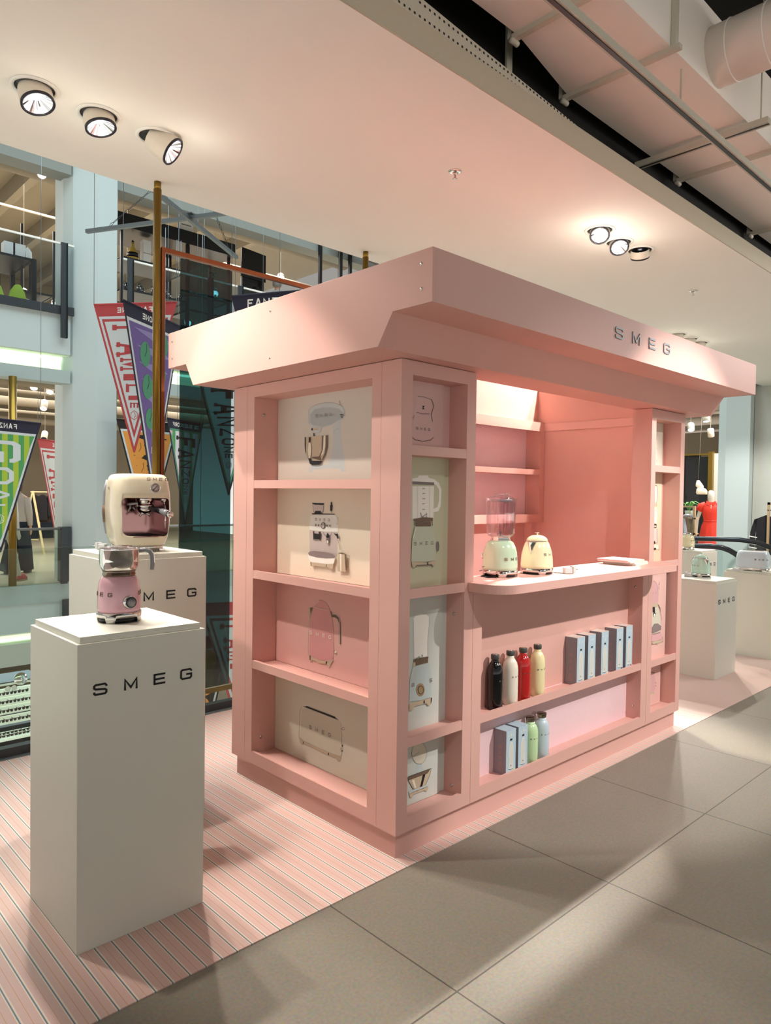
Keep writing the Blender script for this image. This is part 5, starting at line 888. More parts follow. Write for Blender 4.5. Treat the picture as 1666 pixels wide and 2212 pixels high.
# ------------------------------------------------------------------ hanging banners
CR = thing('banner_hanger', 'crossed grey steel rails hung on chains above the banners', 'hanger', (2.27, 5.95, 4.8))
part('rail', MB().bar((1.358, 7.04, 4.8), (2.40, 5.05, 4.8), .045, .045, 'zinc'), CR, True)
part('rail', MB().bar((1.35, 5.20, 4.78), (3.18, 6.48, 4.78), .045, .045, 'zinc'), CR, True)
def chain(a, b, n):
    a, b = Vector(a), Vector(b); m = MB(); d = (b-a)/n
    for i in range(n):
        p = a+d*i; q = p+d*1.15; u = d.normalized().cross(Vector((0, 0, 1)) if i % 2 else Vector((1, .3, .2))).normalized()*.012
        m.tube([p, p+u+d*.3, q-d*.3+u, q, q-d*.3-u, p-u+d*.3, p], .0032, 'dark_metal', 5, False)
    return m
part('chain', chain((1.52, 6.73, 4.83), (2.30, 6.1, 5.75), 22), CR, True); part('chain', chain((2.98, 6.34, 4.8), (2.30, 6.1, 5.75), 18), CR, True)
part('chain', chain((2.30, 6.1, 5.75), (2.30, 6.1, 8.4), 40), CR, True)
part('cross_plate', MB().bar((2.0, 5.66, 4.835), (2.12, 5.74, 4.835), .12, .01, 'zinc'), CR, True)
def logo(m, o, u, n, s, col):
    hexa = [(s*cos(rad(90+60*i)), s*1.15*sin(rad(90+60*i))) for i in range(7)]
    for q in strip(hexa, s*.14)+strip([(-.1*s, .75*s), (.25*s, .35*s), (.25*s, -.15*s), (.55*s, -.35*s), (.05*s, -.4*s), (0, -.8*s)], s*.12): m.flat([tuple(p) for p in q], o, u, Z, col)
def banner(label, p0, p1, tipz, zt, base, border, field, head=.16, word=None, wordcol=None, headtext=None, blobs=None, stripes=None, logocol=None, wires=None):
    """triangular cloth banner hanging from a rod between p0 and p1 (seen from its back, so its writing is mirrored)"""
    p0, p1 = Vector(p0), Vector(p1); L = (p1-p0).length; u = (p1-p0).normalized(); n = u.cross(Vector((0, 0, 1)))
    if n.dot(CAM-p0) < 0: n = -n
    # u must run to the viewer's right
    H = zt-tipz; t = thing('pennant', label, 'banner', tuple((p0+p1)/2)[:2]+(zt,), 0, 'triangular banners hanging in the atrium')
    m = MB(); o = Vector((p0.x, p0.y, 0))
    tri = lambda i, top: [(i*1.0, top), (L-i, top), (L/2, tipz+i*2.6)]
    m.prism([(0, zt), (L, zt), (L, zt-.02), (L/2+.012, tipz), (L/2-.012, tipz), (0, zt-.02)], o, u, Z, n, -.003, 0, base)
    part('cloth', m, t, True)
    m = MB(); lay = lambda k: o+n*(.0012*k)
    zh = zt-head; xx = lambda z, i=0: (L/2*(1-(z-tipz)/H))+i
    def trap(i, ztop, zb_i, col, k): m.flat([(xx(ztop)+i, ztop), (L-xx(ztop)-i, ztop), (L/2, tipz+i*2*H/L)], lay(k), u, Z, col)
    trap(.022, zh, 0, border, 1); trap(.055, zh-.035, 0, field[0], 2)
    if len(field) > 1: trap(.085, zh-.07, 0, field[1], 3)
    if stripes:
        i = .06; k = 0; x = i
        while x < L-i:
            x2 = min(x+.085, L-i); zf = lambda xv: tipz+i*2*H/L+abs(xv-L/2)*2/L*H if True else 0
            top = zh-.035; a, b_ = zf(x), zf(x2)
            mid = []
            if x < L/2 < x2: mid = [(L/2, tipz+i*2*H/L)]
            if min(a, b_) < top:
                pts = [(x, top), (x, min(a, top))]+mid+[(x2, min(b_, top)), (x2, top)]
                m.flat(pts, lay(3), u, Z, stripes[k % len(stripes)])
            x = x2; k += 1
    if blobs:
        random.seed(7)
        for i in range(9):
            z = zh-.14-i*(H-.5)/9; wv = (L/2-xx(z))-.12
            if wv < .05: continue
            cx = L/2+(-1 if i % 2 else 1)*wv*.5
            for q in [[(L/2-wv, z+.05), (L/2+wv*.6, z+.07), (L/2+wv, z), (L/2, z-.035)]]: m.flat(q, lay(3), u, Z, blobs[0])
            rr = min(.11, wv*.6); m.flat([(cx+rr*cos(a_*PI/8), z-.03+rr*1.35*sin(a_*PI/8)) for a_ in range(16)], lay(4), u, Z, blobs[1])
            for q in strip([(cx+.02, z+rr*.9), (cx+.03, z+.01), (cx-.01, z-.06)], .008): m.flat([tuple(p) for p in q], lay(5), u, Z, base)
    if headtext:
        Q, W = letters(headtext, head*.42, .75, .28, .2); x0 = L/2+W/2
        for q in Q: m.flat([(x0-p[0], p[1]+zh+head*.28) for p in q], lay(2), u, Z, 'paper')
    if word:   # the word runs down the cloth, each letter narrower than the one before
        zc = zh-.13; usable = (zc-tipz)*.66; hs = [1.0-.62*i/max(1, len(word)-1) for i in range(len(word))]; tot = sum(hs)
        for ch, hh in zip(word, hs):
            step = usable*hh/tot; wmax = (L/2-xx(zc-step))-.11; Q, W = letters(ch, 1, 1, 0, .2)
            for q in Q: m.flat([(L/2-wmax*(1-2*p[1]), zc-(p[0]/W)*step*.8) for p in q], lay(4), u, Z, wordcol)
            if ch in 'FAMILTE':   # slab serifs at the letter feet
                ft = {'F': [.1], 'A': [.1, .9], 'M': [.1, .9], 'I': [.5], 'L': [.12], 'T': [.5], 'E': [.1]}[ch]
                for f in ft: m.flat([(L/2-wmax*.80, zc-f*step*.8-.035*hh), (L/2-wmax, zc-f*step*.8-.035*hh), (L/2-wmax, zc-f*step*.8+.035*hh), (L/2-wmax*.80, zc-f*step*.8+.035*hh)], lay(5), u, Z, wordcol)
            zc -= step
    if logocol: logo(m, lay(4)+u*(L/2)+Vector((0, 0, tipz+H*.25)), u, n, .052, logocol)
    part('print', m, t, True)
    part('rod', MB().tube([p0+Vector((0, 0, zt)), p1+Vector((0, 0, zt))], .012, base, 8), t, True)
    if wires:
        m = MB()
        for (wx, wy), zz in zip((p0[:2], p1[:2]), wires): m.tube([(wx, wy, zt), (wx, wy, zz)], .004, 'zinc', 5)
        part('wire', m, t, True)
    return t
banner('red and white banner with slab letters hanging left of the gold post', (1.593, 7.40, 0), (2.30, 6.49, 0), 2.06, 4.0, 'fabric_red', 'fabric_white', ('fabric_red', 'fabric_white'), word='FAMILIE', wordcol='fabric_red', headtext='FANZONE', logocol='fabric_red', wires=(8.3, 4.8))
banner('navy edged purple banner with green dots behind the gold post', (1.296, 5.792, 0), (2.358, 6.492, 0), 1.50, 3.7, 'fabric_navy', 'fabric_white', ('fabric_purple',), headtext='FANZONE', blobs=('fabric_lilac', 'fabric_green'), logocol='paper', wires=(8.3, 4.8))
banner('navy banner lettered FANZONE just above the roof of the stand', (2.07, 4.768, 0), (2.68, 3.66, 0), 1.6, 3.7, 'fabric_navy', 'fabric_white', ('fabric_navy',), wires=(4.8, 8.0), word='FANZONE', wordcol='fabric_white')
m = MB(); _o = Vector((2.07, 4.768, 0)); _u = (Vector((2.68, 3.66, 0))-_o).normalized(); _n = _u.cross(Vector((0, 0, 1)))
if _n.dot(CAM-_o) < 0: _n = -_n
Q, W = letters('FANZONE', .085, .8, .28, .2)
for q in Q: m.flat([(p[0]+.20, p[1]+3.565) for p in q], _o+_n*.004, _u, Z, 'paper')
for o_ in bpy.data.objects:
    if o_.name.startswith('pennant') and 'just above the roof' in o_.get('label', ''): part('heading', m, o_, True)
banner('green striped banner lettered GOAL at the left edge of the picture', (.17, 8.22, 0), (1.347, 8.70, 0), .70, 2.50, 'fabric_navy', 'fabric_white', ('fabric_grass',), word='GOAL', wordcol='fabric_white', headtext='FANZONE', stripes=('fabric_grass', 'fabric_lime'), logocol='paper', wires=(8.3, 8.3))
banner('red and white banner between the green banner and the blue pillar', (2.336, 11.97, 0), (3.44, 12.99, 0), .30, 2.50, 'fabric_red', 'fabric_white', ('fabric_red', 'fabric_white'), word='FAMILIE', wordcol='fabric_red', headtext='FANZONE', logocol='fabric_red', wires=(4.19, 4.19))
banner('orange banner with dark curls between blue pillar and coffee machine', (2.95, 9.9, 0), (4.1, 9.95, 0), .7, 2.78, 'fabric_dark', 'fabric_white', ('fabric_orange',), headtext='FANZONE', blobs=('fabric_dark', 'fabric_orange'), wires=(8.3, 8.3))
banner('pink and green banner partly behind the teal glass, with its brown header', (3.55, 9.25, 0), (4.50, 9.75, 0), .95, 2.80, 'fabric_navy', 'fabric_green', ('fabric_pink',), word='FANZONE', wordcol='fabric_dark', headtext='DE BIJENKORF', stripes=('fabric_pink', 'fabric_grass', 'fabric_white'), wires=(8.3, 8.3), logocol='fabric_dark')
banner('dark banner lettered FANZONE seen through the teal glass beside the stand', (4.45, 9.9, 0), (5.35, 9.1, 0), 1.50, 3.75, 'fabric_navy', 'fabric_green', ('fabric_white',), word='FANZONE', wordcol='fabric_dark', logocol='fabric_dark', wires=(8.3, 8.3))
banner('red banner low in the atrium between the teal glass and the stand', (2.45, 6.1, 0), (3.35, 5.7, 0), -1.5, .12, 'fabric_red', 'fabric_white', ('fabric_red', 'fabric_white'), word='FAMILIE', wordcol='fabric_red', wires=(4.8, 8.0))
banner('dark banner with orange dots seen low under the gold rail', (2.0, 6.2, 0), (3.05, 6.3, 0), -2.2, -.35, 'fabric_dark', 'fabric_white', ('fabric_dark',), blobs=('fabric_dark', 'fabric_orange'), wires=(4.8, 8.0))

# ------------------------------------------------------------------ people and mannequins
def figure(name, label, cat, loc, rot, joints, mats, garments, head=None, extra=None):
    t = thing(name, label, cat, loc, rot)
    J = ['pel', 'bel', 'che', 'nek', 'hed', 'top', 'lsh', 'lel', 'lwr', 'lha', 'rsh', 'rel', 'rwr', 'rha', 'lhp', 'lkn', 'lan', 'lto', 'rhp', 'rkn', 'ran', 'rto']
    E = [('pel', 'bel'), ('bel', 'che'), ('che', 'nek'), ('nek', 'hed'), ('hed', 'top'), ('che', 'lsh'), ('lsh', 'lel'), ('lel', 'lwr'), ('lwr', 'lha'), ('che', 'rsh'), ('rsh', 'rel'), ('rel', 'rwr'), ('rwr', 'rha'),
         ('pel', 'lhp'), ('lhp', 'lkn'), ('lkn', 'lan'), ('lan', 'lto'), ('pel', 'rhp'), ('rhp', 'rkn'), ('rkn', 'ran'), ('ran', 'rto')]
    base = dict(pel=(0, 0, .95, .13), bel=(0, 0, 1.1, .12), che=(0, 0, 1.32, .13), nek=(0, 0, 1.47, .052), hed=(0, -.01, 1.60, .078), top=(0, 0, 1.70, .06),
                lsh=(.17, 0, 1.40, .055), lel=(.22, 0, 1.13, .042), lwr=(.22, -.04, .89, .028), lha=(.22, -.06, .79, .03), rsh=(-.17, 0, 1.40, .055), rel=(-.22, 0, 1.13, .042), rwr=(-.22, -.04, .89, .028), rha=(-.22, -.06, .79, .03),
                lhp=(.09, 0, .88, .095), lkn=(.10, -.01, .49, .058), lan=(.10, .01, .09, .036), lto=(.11, -.13, .03, .034), rhp=(-.09, 0, .88, .095), rkn=(-.10, -.01, .49, .058), ran=(-.10, .01, .09, .036), rto=(-.11, -.13, .03, .034))
    base.update(joints); js = [base[k] for k in J]; ix = {k: i for i, k in enumerate(J)}
    # five separate fingers on each hand
    js = list(js); ed = [(ix[a_], ix[b_]) for a_, b_ in E]
    for hnd, wr in (('lha', 'lwr'), ('rha', 'rwr')):
        hp, wp = Vector(base[hnd][:3]), Vector(base[wr][:3]); d = (hp-wp).normalized(); sd = d.cross(Vector((1, 0, 0))).normalized()
        for k in range(4):
            r0 = len(js); off = sd*(k-1.5)*.017; js += [tuple(hp+off+d*.035)+(.008,), tuple(hp+off+d*(.085-.008*abs(k-1.4)))+(.0065,)]; ed += [(ix[hnd], r0), (r0, r0+1)]
        r0 = len(js); js += [tuple(hp+sd*.036+d*.01)+(.009,), tuple(hp+sd*.045+d*.045)+(.007,)]; ed += [(ix[hnd], r0), (r0, r0+1)]
    mesh_part('body', skin_mesh('body', js, ed, 0, mats), t)
    for nm, mb in garments(base): part(nm, mb, t)
    return t
def limb(m, pts, rs, mt, n=14): return m.tube(pts, rs, mt, n)
def person1(b):
    s = MB(); s.loft([[Vector((rx*cos(a_), ry*sin(a_), z)) for a_ in [2*PI*i/24 for i in range(24)]] for z, rx, ry in ((.96, .19, .145), (1.05, .19, .145), (1.2, .185, .14), (1.36, .20, .13), (1.44, .15, .10), (1.49, .075, .07))], 'sweater')
    for k in ('l', 'r'):
        limb(s, [b[k+'sh'][:3], b[k+'el'][:3], b[k+'wr'][:3]], [.075, .062, .045], 'sweater')
    tr = MB()
    for k in ('l', 'r'): limb(tr, [b[k+'hp'][:3], b[k+'kn'][:3], Vector(b[k+'an'][:3])-Vector((0, 0, .03))], [.125, .12, .135], 'navy')
    tr.loft([[Vector((rx*cos(a_), ry*sin(a_), z)) for a_ in [2*PI*i/24 for i in range(24)]] for z, rx, ry in ((.82, .19, .14), (.95, .185, .14), (1.02, .17, .13))], 'navy')
    hr = MB().lathe([(.085, 1.52), (.10, 1.58), (.098, 1.66), (.075, 1.715), (0, 1.735)], 'hair', (0, .015, 0), 20)
    fc = MB()
    for x in (-.028, .028): fc.lathe([(.010, 0), (.006, .004), (0, .005)], 'paper', (x, -.082, 1.605), 10, (0, -1, 0)).lathe([(.005, .004), (0, .0065)], 'black', (x, -.083, 1.605), 8, (0, -1, 0))
    fc.loft([[Vector((-.009, -.078, z)), Vector((0, -.078-d, z)), Vector((.009, -.078, z))] for z, d in ((1.60, .006), (1.575, .022), (1.565, .012))], 'skin').box(-.022, -.086, 1.545, .022, -.080, 1.552, 'b_red')
    for x in (-.083, .083): fc.lathe([(.018, -.006), (.02, 0), (.012, .006)], 'skin', (x, .0, 1.595), 12, X)
    sh = MB()
    for k in ('l', 'r'): sh.loft([sring(b[k+'an'][0], b[k+'an'][1]-.06, z, rx, ry, 2.4, 16) for z, rx, ry in ((0, .045, .13), (.03, .046, .132), (.06, .04, .10), (.09, .035, .05))], 'black')
    return [('sweater', s), ('trousers', tr), ('hair', hr), ('face', fc), ('shoes', sh)]
figure('person', 'person in grey sweater and wide navy trousers walking on the far side of the atrium', 'person', (2.03, 12.15, 0), 2.4,
       dict(lel=(.30, .10, 1.16, .042), lwr=(.12, -.16, 1.05, .028), lha=(.07, -.20, 1.04, .03), lan=(.11, .16, .09, .036), lto=(.12, .03, .03, .03), ran=(-.1, -.14, .09, .036), rto=(-.11, -.28, .03, .03), rkn=(-.10, -.10, .49, .058)), ('skin',), person1)
def person2(b):
    return [(k, v) if k != 'hair' else (k, MB().lathe([(.086, 1.56), (.10, 1.60), (.098, 1.67), (.075, 1.72), (0, 1.738)], 'greyhair', (0, .015, 0), 20)) for k, v in person1(b)]
figure('person', 'grey haired person behind the upper balustrade, only the head in view', 'person', (7.05, 11.1, 4.55), 2.2, {}, ('skin',), person2)
def man1(b):
    sh = MB(); so = MB()
    for k in ('l', 'r'):
        a_ = b[k+'an']; to = b[k+'to']
        sh.loft([sring(a_[0], a_[1]-.05, z, rx, ry, 2.4, 18) for z, rx, ry in ((.02, .045, .13), (.05, .046, .125), (.09, .040, .08), (.12, .036, .05))], 'shoe_red'); so.loft([sring(a_[0], a_[1]-.05, z, .047, .134, 2.4, 18) for z in (0, .022)], 'sole')
    dr = MB().loft([[Vector((rx*cos(c_), ry*sin(c_), z)) for c_ in [2*PI*i/24 for i in range(24)]] for z, rx, ry in ((.72, .19, .16), (.85, .18, .15), (1.02, .13, .11), (1.2, .15, .12), (1.38, .165, .11), (1.46, .08, .08))], 'p_sage')
    return [('shoes', sh), ('sole', so), ('dress', dr)]
figure('mannequin', 'white mannequin in red shoes striding behind the far balustrade', 'mannequin', (1.47, 10.88, 0), 2.2, dict(lan=(.10, .24, .10, .034), lto=(.11, .12, .05, .03), lkn=(.10, .05, .50, .05), ran=(-.10, -.24, .08, .034), rto=(-.11, -.36, .03, .03), rkn=(-.10, -.10, .50, .05)), ('mannequin',), man1)
def man2(b):
    d = MB(); ring = lambda z, rx, ry, f=0: [Vector(((rx+f*cos(9*c_))*cos(c_), (ry+f*cos(9*c_))*sin(c_), z)) for c_ in [2*PI*i/54 for i in range(54)]]
    d.loft([ring(.28, .27, .22, .014), ring(.6, .235, .19, .010), ring(.85, .20, .15, .005), ring(.98, .175, .13), ring(1.07, .135, .105), ring(1.10, .135, .105), ring(1.24, .165, .13), ring(1.34, .175, .125), ring(1.42, .16, .095), ring(1.47, .08, .07), ring(1.49, .058, .058)], 'reddress')
    for s in (-1, 1):
        d.tube([(s*.10, 0, 1.43), (s*.185, 0, 1.40), (s*.245, -.01, 1.30)], [.065, .075, .072], 'reddress', 14)
        d.prism([(0, 0), (s*.095, .045), (s*.10, -.015), (s*.045, -.06)], (0, -.085, 1.47), X, (0, .25, 1), (0, -1, 0), 0, .008, 'reddress')
    bl = MB().loft([ring(1.062, .139, .109), ring(1.10, .139, .109)], 'reddress'); bl.box(-.02, -.118, 1.062, .02, -.108, 1.10, 'reddress')
    ko = MB().prism([(-.006, 0), (.012, 0), (-.004, -.14), (-.014, -.14)], (0.0, -.124, 1.43), X, (0, -.12, 1), (0, -1, 0), .0, .006, 'mannequin')
    return [('dress', d), ('belt', bl), ('neck_opening', ko), ('stand_plate', MB().box(-.16, -.2, 0, .16, .2, .01, 'steel'))]
figure('mannequin', 'faceless white mannequin in a long bright red shirt dress at the right', 'mannequin', (13.5, 4.17, .0), -1.12, dict(bel=(0, 0, 1.1, .085), pel=(0, 0, .95, .10), che=(0, 0, 1.32, .09), hed=(0, -.01, 1.64, (.078, .085)), top=(0, .01, 1.75, (.055, .06)), nek=(0, 0, 1.49, .05), lel=(.255, .02, 1.12, .036), lwr=(.27, -.02, .88, .026), lha=(.27, -.03, .80, .026), rel=(-.255, .02, 1.12, .036), rwr=(-.27, -.02, .88, .026), rha=(-.27, -.03, .80, .026)), ('mannequin',), man2)

# ------------------------------------------------------------------ clothes and furniture around
def garment(m, c, w_, h, col, th=.05, ax=X, stripes=None):
    """a hanging jacket: sloping shoulders, body and two sleeves, spread along ax"""
    c = Vector(c); ax = Vector(ax).normalized(); n = ax.cross(Vector(Z))
    for sgn in (-1, 1):
        m.loft([[c+ax*sgn*x+n*(th/2*sx)+Vector((0, 0, z)) for x, z in pr for sx in (1,)]+[c+ax*sgn*x-n*(th/2)+Vector((0, 0, z)) for x, z in reversed(pr)] for pr in ([(w_*.40, -.06), (w_*.5, -.09)], [(w_*.46, -.3), (w_*.60, -.28)], [(w_*.48, -h*.85), (w_*.62, -h*.83)])], col, False)
    pts = [(-w_*.16, 0), (-w_*.5, -.08), (-w_*.44, -.25), (-w_*.45, -h), (w_*.45, -h), (w_*.44, -.25), (w_*.5, -.08), (w_*.16, 0), (0, -.05)]
    m.prism(pts, c, ax, Z, n, -th/2, th/2, col)
    if stripes:
        for k in range(7): m.prism([(-w_*.63, -.35-k*.06), (-w_*.40, -.37-k*.06), (-w_*.40, -.385-k*.06), (-w_*.63, -.365-k*.06)], c, ax, Z, n, -th/2-.003, th/2+.003, stripes)
t = thing('clothes_rail', 'pale wooden trestle clothes rail across the atrium beside the person', 'clothes rail', (4.0, 16.2, 0))
m = MB()
for x in (3.55, 4.9): m.bar((x, 16.2, 1.52), (x+.20, 16.0, 0), .05, .03, 'wood').bar((x, 16.2, 1.52), (x-.25, 16.4, 0), .05, .03, 'wood').bar((x+.1, 16.1, .35), (x-.17, 16.35, .35), .04, .02, 'wood')
part('trestle', m, t, True); part('rail', MB().tube([(3.5, 16.2, 1.50), (5.0, 16.2, 1.50)], .016, 'wood', 10), t, True)
GA = 'dark clothes on the wooden trestle rail'
for i in range(6):
    x = 3.68+i*.19; m = MB(); garment(m, (x, 16.2, 1.44), .44, .62+.05*(i % 2), 'brown_cloth' if i % 2 else 'darkcloth', .05, (.93, -.36, 0)); m.tube([(x, 16.2, 1.43), (x, 16.2, 1.50)], .004, 'steel', 5)
    single('hanging_jacket', m, ('first', 'second', 'third', 'fourth', 'fifth', 'last')[i]+' dark jacket from the left on the wooden trestle rail', 'clothes', GA)
m = MB()
for i in range(4):
    k0 = len(m.v)
for i in range(4):
    x = 3.3+i*.35; m = MB().loft([sring(x, 16.6, z, rx, .06, 2.5, 16) for z, rx in ((.35, .17), (.6, .16), (.98, .10))], 'navy'); single('hanging_skirt', m, ('first', 'second', 'third', 'last')[i]+' navy skirt from the left, low behind the trestle rail', 'clothes', 'navy skirts behind the trestle rail')
# right hand clothes rail
t = thing('clothes_rail', 'bronze framed clothes rail in front of the grey wall at the right edge', 'clothes rail', (10.9, 2.03, 0))
part('frame', MB().box(10.5, 2.02, 0, 10.54, 2.05, 1.51, 'ink_bronze').box(11.7, 2.02, 0, 11.74, 2.05, 1.51, 'ink_bronze').box(10.5, 2.02, 1.47, 11.74, 2.05, 1.51, 'ink_bronze'), t, True)
part('rail', MB().tube([(10.5, 2.035, 1.38), (11.7, 2.035, 1.38)], .012, 'steel', 8), t, True)
for i, (colr, st, lb) in enumerate((('darkcloth', 'paper', 'black jacket with white striped sleeve, foremost on the right hand rail'), ('darkcloth', None, 'plain black jacket second on the right hand rail'), ('p_sage', None, 'pale green blouse on the right hand rail'), ('pinkstripe', 'paper', 'pink striped shirt on the right hand rail'))):
    m = MB(); garment(m, (10.58+i*.09, 2.0-i*.09, 1.30), .52, .66, colr, .05, (.2, -.98, 0), st); m.tube([(10.58+i*.09, 2.0-i*.09, 1.29), (10.58+i*.09, 2.02, 1.39)], .004, 'steel', 5)
    single('hanging_jacket', m, lb, 'clothes')

# ------------------------------------------------------------------ escalator
def handrail(name, label, pts, r=.035):
    t = thing(name, label, 'escalator handrail', tuple(pts[0]))
    part('rubber_grip', MB().tube(pts, r, 'rubber', 12), t, True)
    b = MB(); P_ = [Vector(p) for p in pts]
    for a_, c_ in zip(P_, P_[1:]): b.add([a_-Vector((0, 0, .03)), c_-Vector((0, 0, .03)), Vector((c_.x, c_.y, c_.z-.9)), Vector((a_.x, a_.y, a_.z-.9))], [(0, 1, 2, 3)], 'glass_clear')
    part('glass_side', b, t, True)
def xs(x, L): s = (x+2.0854)/(8+2.0854); return [(x, -2.1111+(y+2.1111)*s, 1.55-(1.55-z)*s) for y, z in L]
handrail('escalator_handrail', 'upper one of the two black escalator handrails at the right', xs(8.6, [(3.4, .975), (2.257, .987), (1.9, .998), (1.549, 1.005), (1.35, .985), (1.165, .925), (.95, .80), (.2, .30), (-.6, -.25)]))
handrail('escalator_handrail', 'lower black escalator handrail curving down behind the blue toaster', xs(7.4, [(3.4, .86), (2.254, .875), (1.95, .895), (1.788, .885), (1.69, .855), (1.604, .809), (1.47, .70), (1.2, .46), (.6, -.02)]))

# ------------------------------------------------------------------ far right shop behind the mannequin
t = thing('mirror_partition', 'dark smoked mirror partition behind the mannequin', 'partition', (16.2, 6.2, 0))
part('panel', MB().box(16.2, 5.55, 0, 16.25, 8.5, 2.66, 'black'), t, True); part('panel', MB().box(16.18, 5.28, 0, 16.2, 5.9, 2.62, 'gloss_black'), t, True); part('frame', MB().box(16.15, 5.25, 0, 16.26, 5.29, 2.68, 'gold').box(16.15, 5.25, 2.66, 16.26, 8.5, 2.70, 'gold'), t, True)
single('room_divider', MB().box(15.0, 4.35, 0, 15.05, 4.72, 2.62, 'greywall'), 'pale upright panel with gold edge between mannequin and blue pillar', 'panel')
single('gold_edge_column', MB().box(14.9, 4.72, 0, 15.05, 4.82, 2.66, 'gold'), 'tall gold sided upright left of the pale panel', 'post')
single('hanging_bag', MB().loft([sring(15.3, 5.13+o_, z, rx, ry, 2.4, 20) for z, rx, ry, o_ in ((1.66, .06, .12, -.02), (1.70, .08, .14, -.02), (1.79, .07, .11, .0), (1.82, .04, .07, .02), (1.86, .06, .09, .04), (1.92, .05, .07, .06), (2.00, .02, .03, .08))], 'p_cream').tube([(15.3, 5.21, 1.98), (15.3, 5.13, 4.3)], .003, 'conc', 5), 'cream cloth bag hanging before the dark mirror partition', 'bag')
t = thing('plant', 'small green plant in a pale pot left of the mannequin', 'plant', (13.0, 4.42, 1.15))
part('pot', MB().lathe([(.06, 0), (.085, .14), (.08, .15)], 'plantpot', n=20), t)
m = MB(); random.seed(3)
for i in range(16):
    a_ = random.random()*2*PI; l_ = random.uniform(.12, .28); d_ = Vector((cos(a_), sin(a_), 0)); s_ = Vector((-sin(a_), cos(a_), 0))*.025; p0 = Vector((0, 0, .14)); p1 = p0+d_*l_*.5+Vector((0, 0, l_*.8)); p2 = p0+d_*l_+Vector((0, 0, l_*.6))
    m.add([p0, p1-s_, p2, p1+s_], [(0, 1, 2, 3)], 'plant')
part('leaves', m, t)
single('shelf_stand', MB().box(12.9, 4.25, 1.12, 13.1, 4.9, 1.15, 'ink_bronze').box(12.9, 4.25, .8, 13.1, 4.9, .83, 'ink_bronze').box(12.9, 4.25, 0, 12.95, 4.3, 1.4, 'ink_bronze').box(12.9, 4.3, 1.37, 12.95, 4.95, 1.4, 'ink_bronze'), 'bronze shelf stand beside the plant at the edge of the pink stand', 'shelf')
for i in range(4):
    m = MB(); garment(m, (12.7-.1*i, 4.46+.08*i, 1.20), .40, .5, ('olive', 'b_blue', 'p_rose', 'brown_cloth')[i], .05, (.4, -.9, 0)); single('hanging_shirt', m, ('olive top', 'pale blue shirt', 'pale pink shirt', 'dark brown top')[i]+' hanging between the pink stand and the mannequin', 'clothes')
for i, x in enumerate((13.2, 14.6, 16.0, 17.8, 20, 23)):
    single('ceiling_pipe', MB().tube([(x, 0, 3.95-.03*(i % 2)), (x, 13, 3.95-.03*(i % 2))], .05+.09*(i % 3 == 1), 'duct', 14), 'painted pipe under the far ceiling right of the stand, '+('nearest', 'second nearest', 'third nearest', 'fourth', 'fifth', 'farthest')[i]+' of the six', 'pipe', 'pipes under the far ceiling at right')
for i, x in enumerate((13.9, 15.4, 18.5)): single('ceiling_beam', MB().box(x, 0, 4.0, x+.25, 13, 4.3, 'duct'), ('nearest', 'middle', 'farthest')[i]+' painted beam under the far ceiling right of the stand', 'beam', 'beams under the far ceiling at right')
def canlight(label, loc, ax, group, r=.07, L=.2, on=True, top=None):
    top = top if top else (4.3 if loc[0] > 11.9 else 4.2 if loc[2] < 4 else 8.6)
    t = thing('track_light', label, 'spotlight', loc, 0, group); ax = Vector(ax).normalized()
    part('lamp_housing', MB().lathe([(r*.9, 0), (r, .02), (r, L)], 'lamp_body', (0, 0, 0), 20, ax), t)
    part('lamp_face', MB().lathe([(r*.86, L+.001), (0, L+.002)], 'lampwhite' if on else 'rim', (0, 0, 0), 20, ax), t)
    part('stem', MB().box(-.004, -.004, 0, .004, .004, top-loc[2], 'conc'), t); return t
GX = 'can spotlights in the shop at the far right'
canlight('far right can spotlight nearest the blue pillar, under the roof corner', (12.6, 3.95, 3.28), (-.1, -.15, -1), GX, .07, .16)
canlight('brighter far right can spotlight close beside the stand', (13.4, 4.6, 3.18), (-.5, -.3, -1), GX, .07, .16)
canlight('unlit far right can spotlight between the other two', (14.5, 4.62, 3.15), (.5, .1, -1), GX, .07, .18, False)

# ------------------------------------------------------------------ shops across the atrium
GY = 'spotlights of the shop across the atrium, left of the blue pillar'
for i, (x, y, z, on) in enumerate(((2.35, 12.2, 3.55, 1), (2.7, 12.4, 3.53, 1), (2.85, 13.2, 3.35, 1), (1.6, 11.9, 3.35, 1), (3.6, 15.5, 2.9, 0))):
    canlight(('left round spotlight under the far soffit', 'right round spotlight under the far soffit', 'tilted can spotlight hanging lower beside the blue pillar', 'can spotlight at the left edge above the green banner', 'small dim can spotlight above the red banner')[i], (x, y, z), (-.3, -.55, -.8), GY, .07, .12 if i < 2 else .2, bool(on))
for i, y in enumerate((12.0, 13.6, 15.4, 17.6, 20)):
    single('ceiling_pipe', MB().tube([(-2, y, 3.55), (10, y, 3.55)], .04 if i % 2 else .10, 'beige', 12), 'beige pipe under the ceiling across the atrium, '+('nearest to the atrium', 'second in from the atrium', 'third in from the atrium', 'fourth in from the atrium', 'farthest from the atrium')[i], 'pipe', 'pipes under the ceiling across the atrium')
for i, x in enumerate((1.6, 2.9, 4.2, 5.6, 7.0, 8.4)):
    single('ceiling_beam', MB().box(x, 10.8, 8.2, x+.18, 24, 8.6, 'conc'), ('leftmost', 'second', 'third', 'fourth', 'fifth', 'rightmost')[i]+' concrete rib from the left under the upper floor ceiling', 'beam', 'ribs under the upper ceiling')
single('upper_duct', MB().tube([(-2, 12.3, 7.75), (10, 12.3, 7.75)], .34, 'conc', 24), 'large round duct under the ceiling of the upper floor', 'duct')
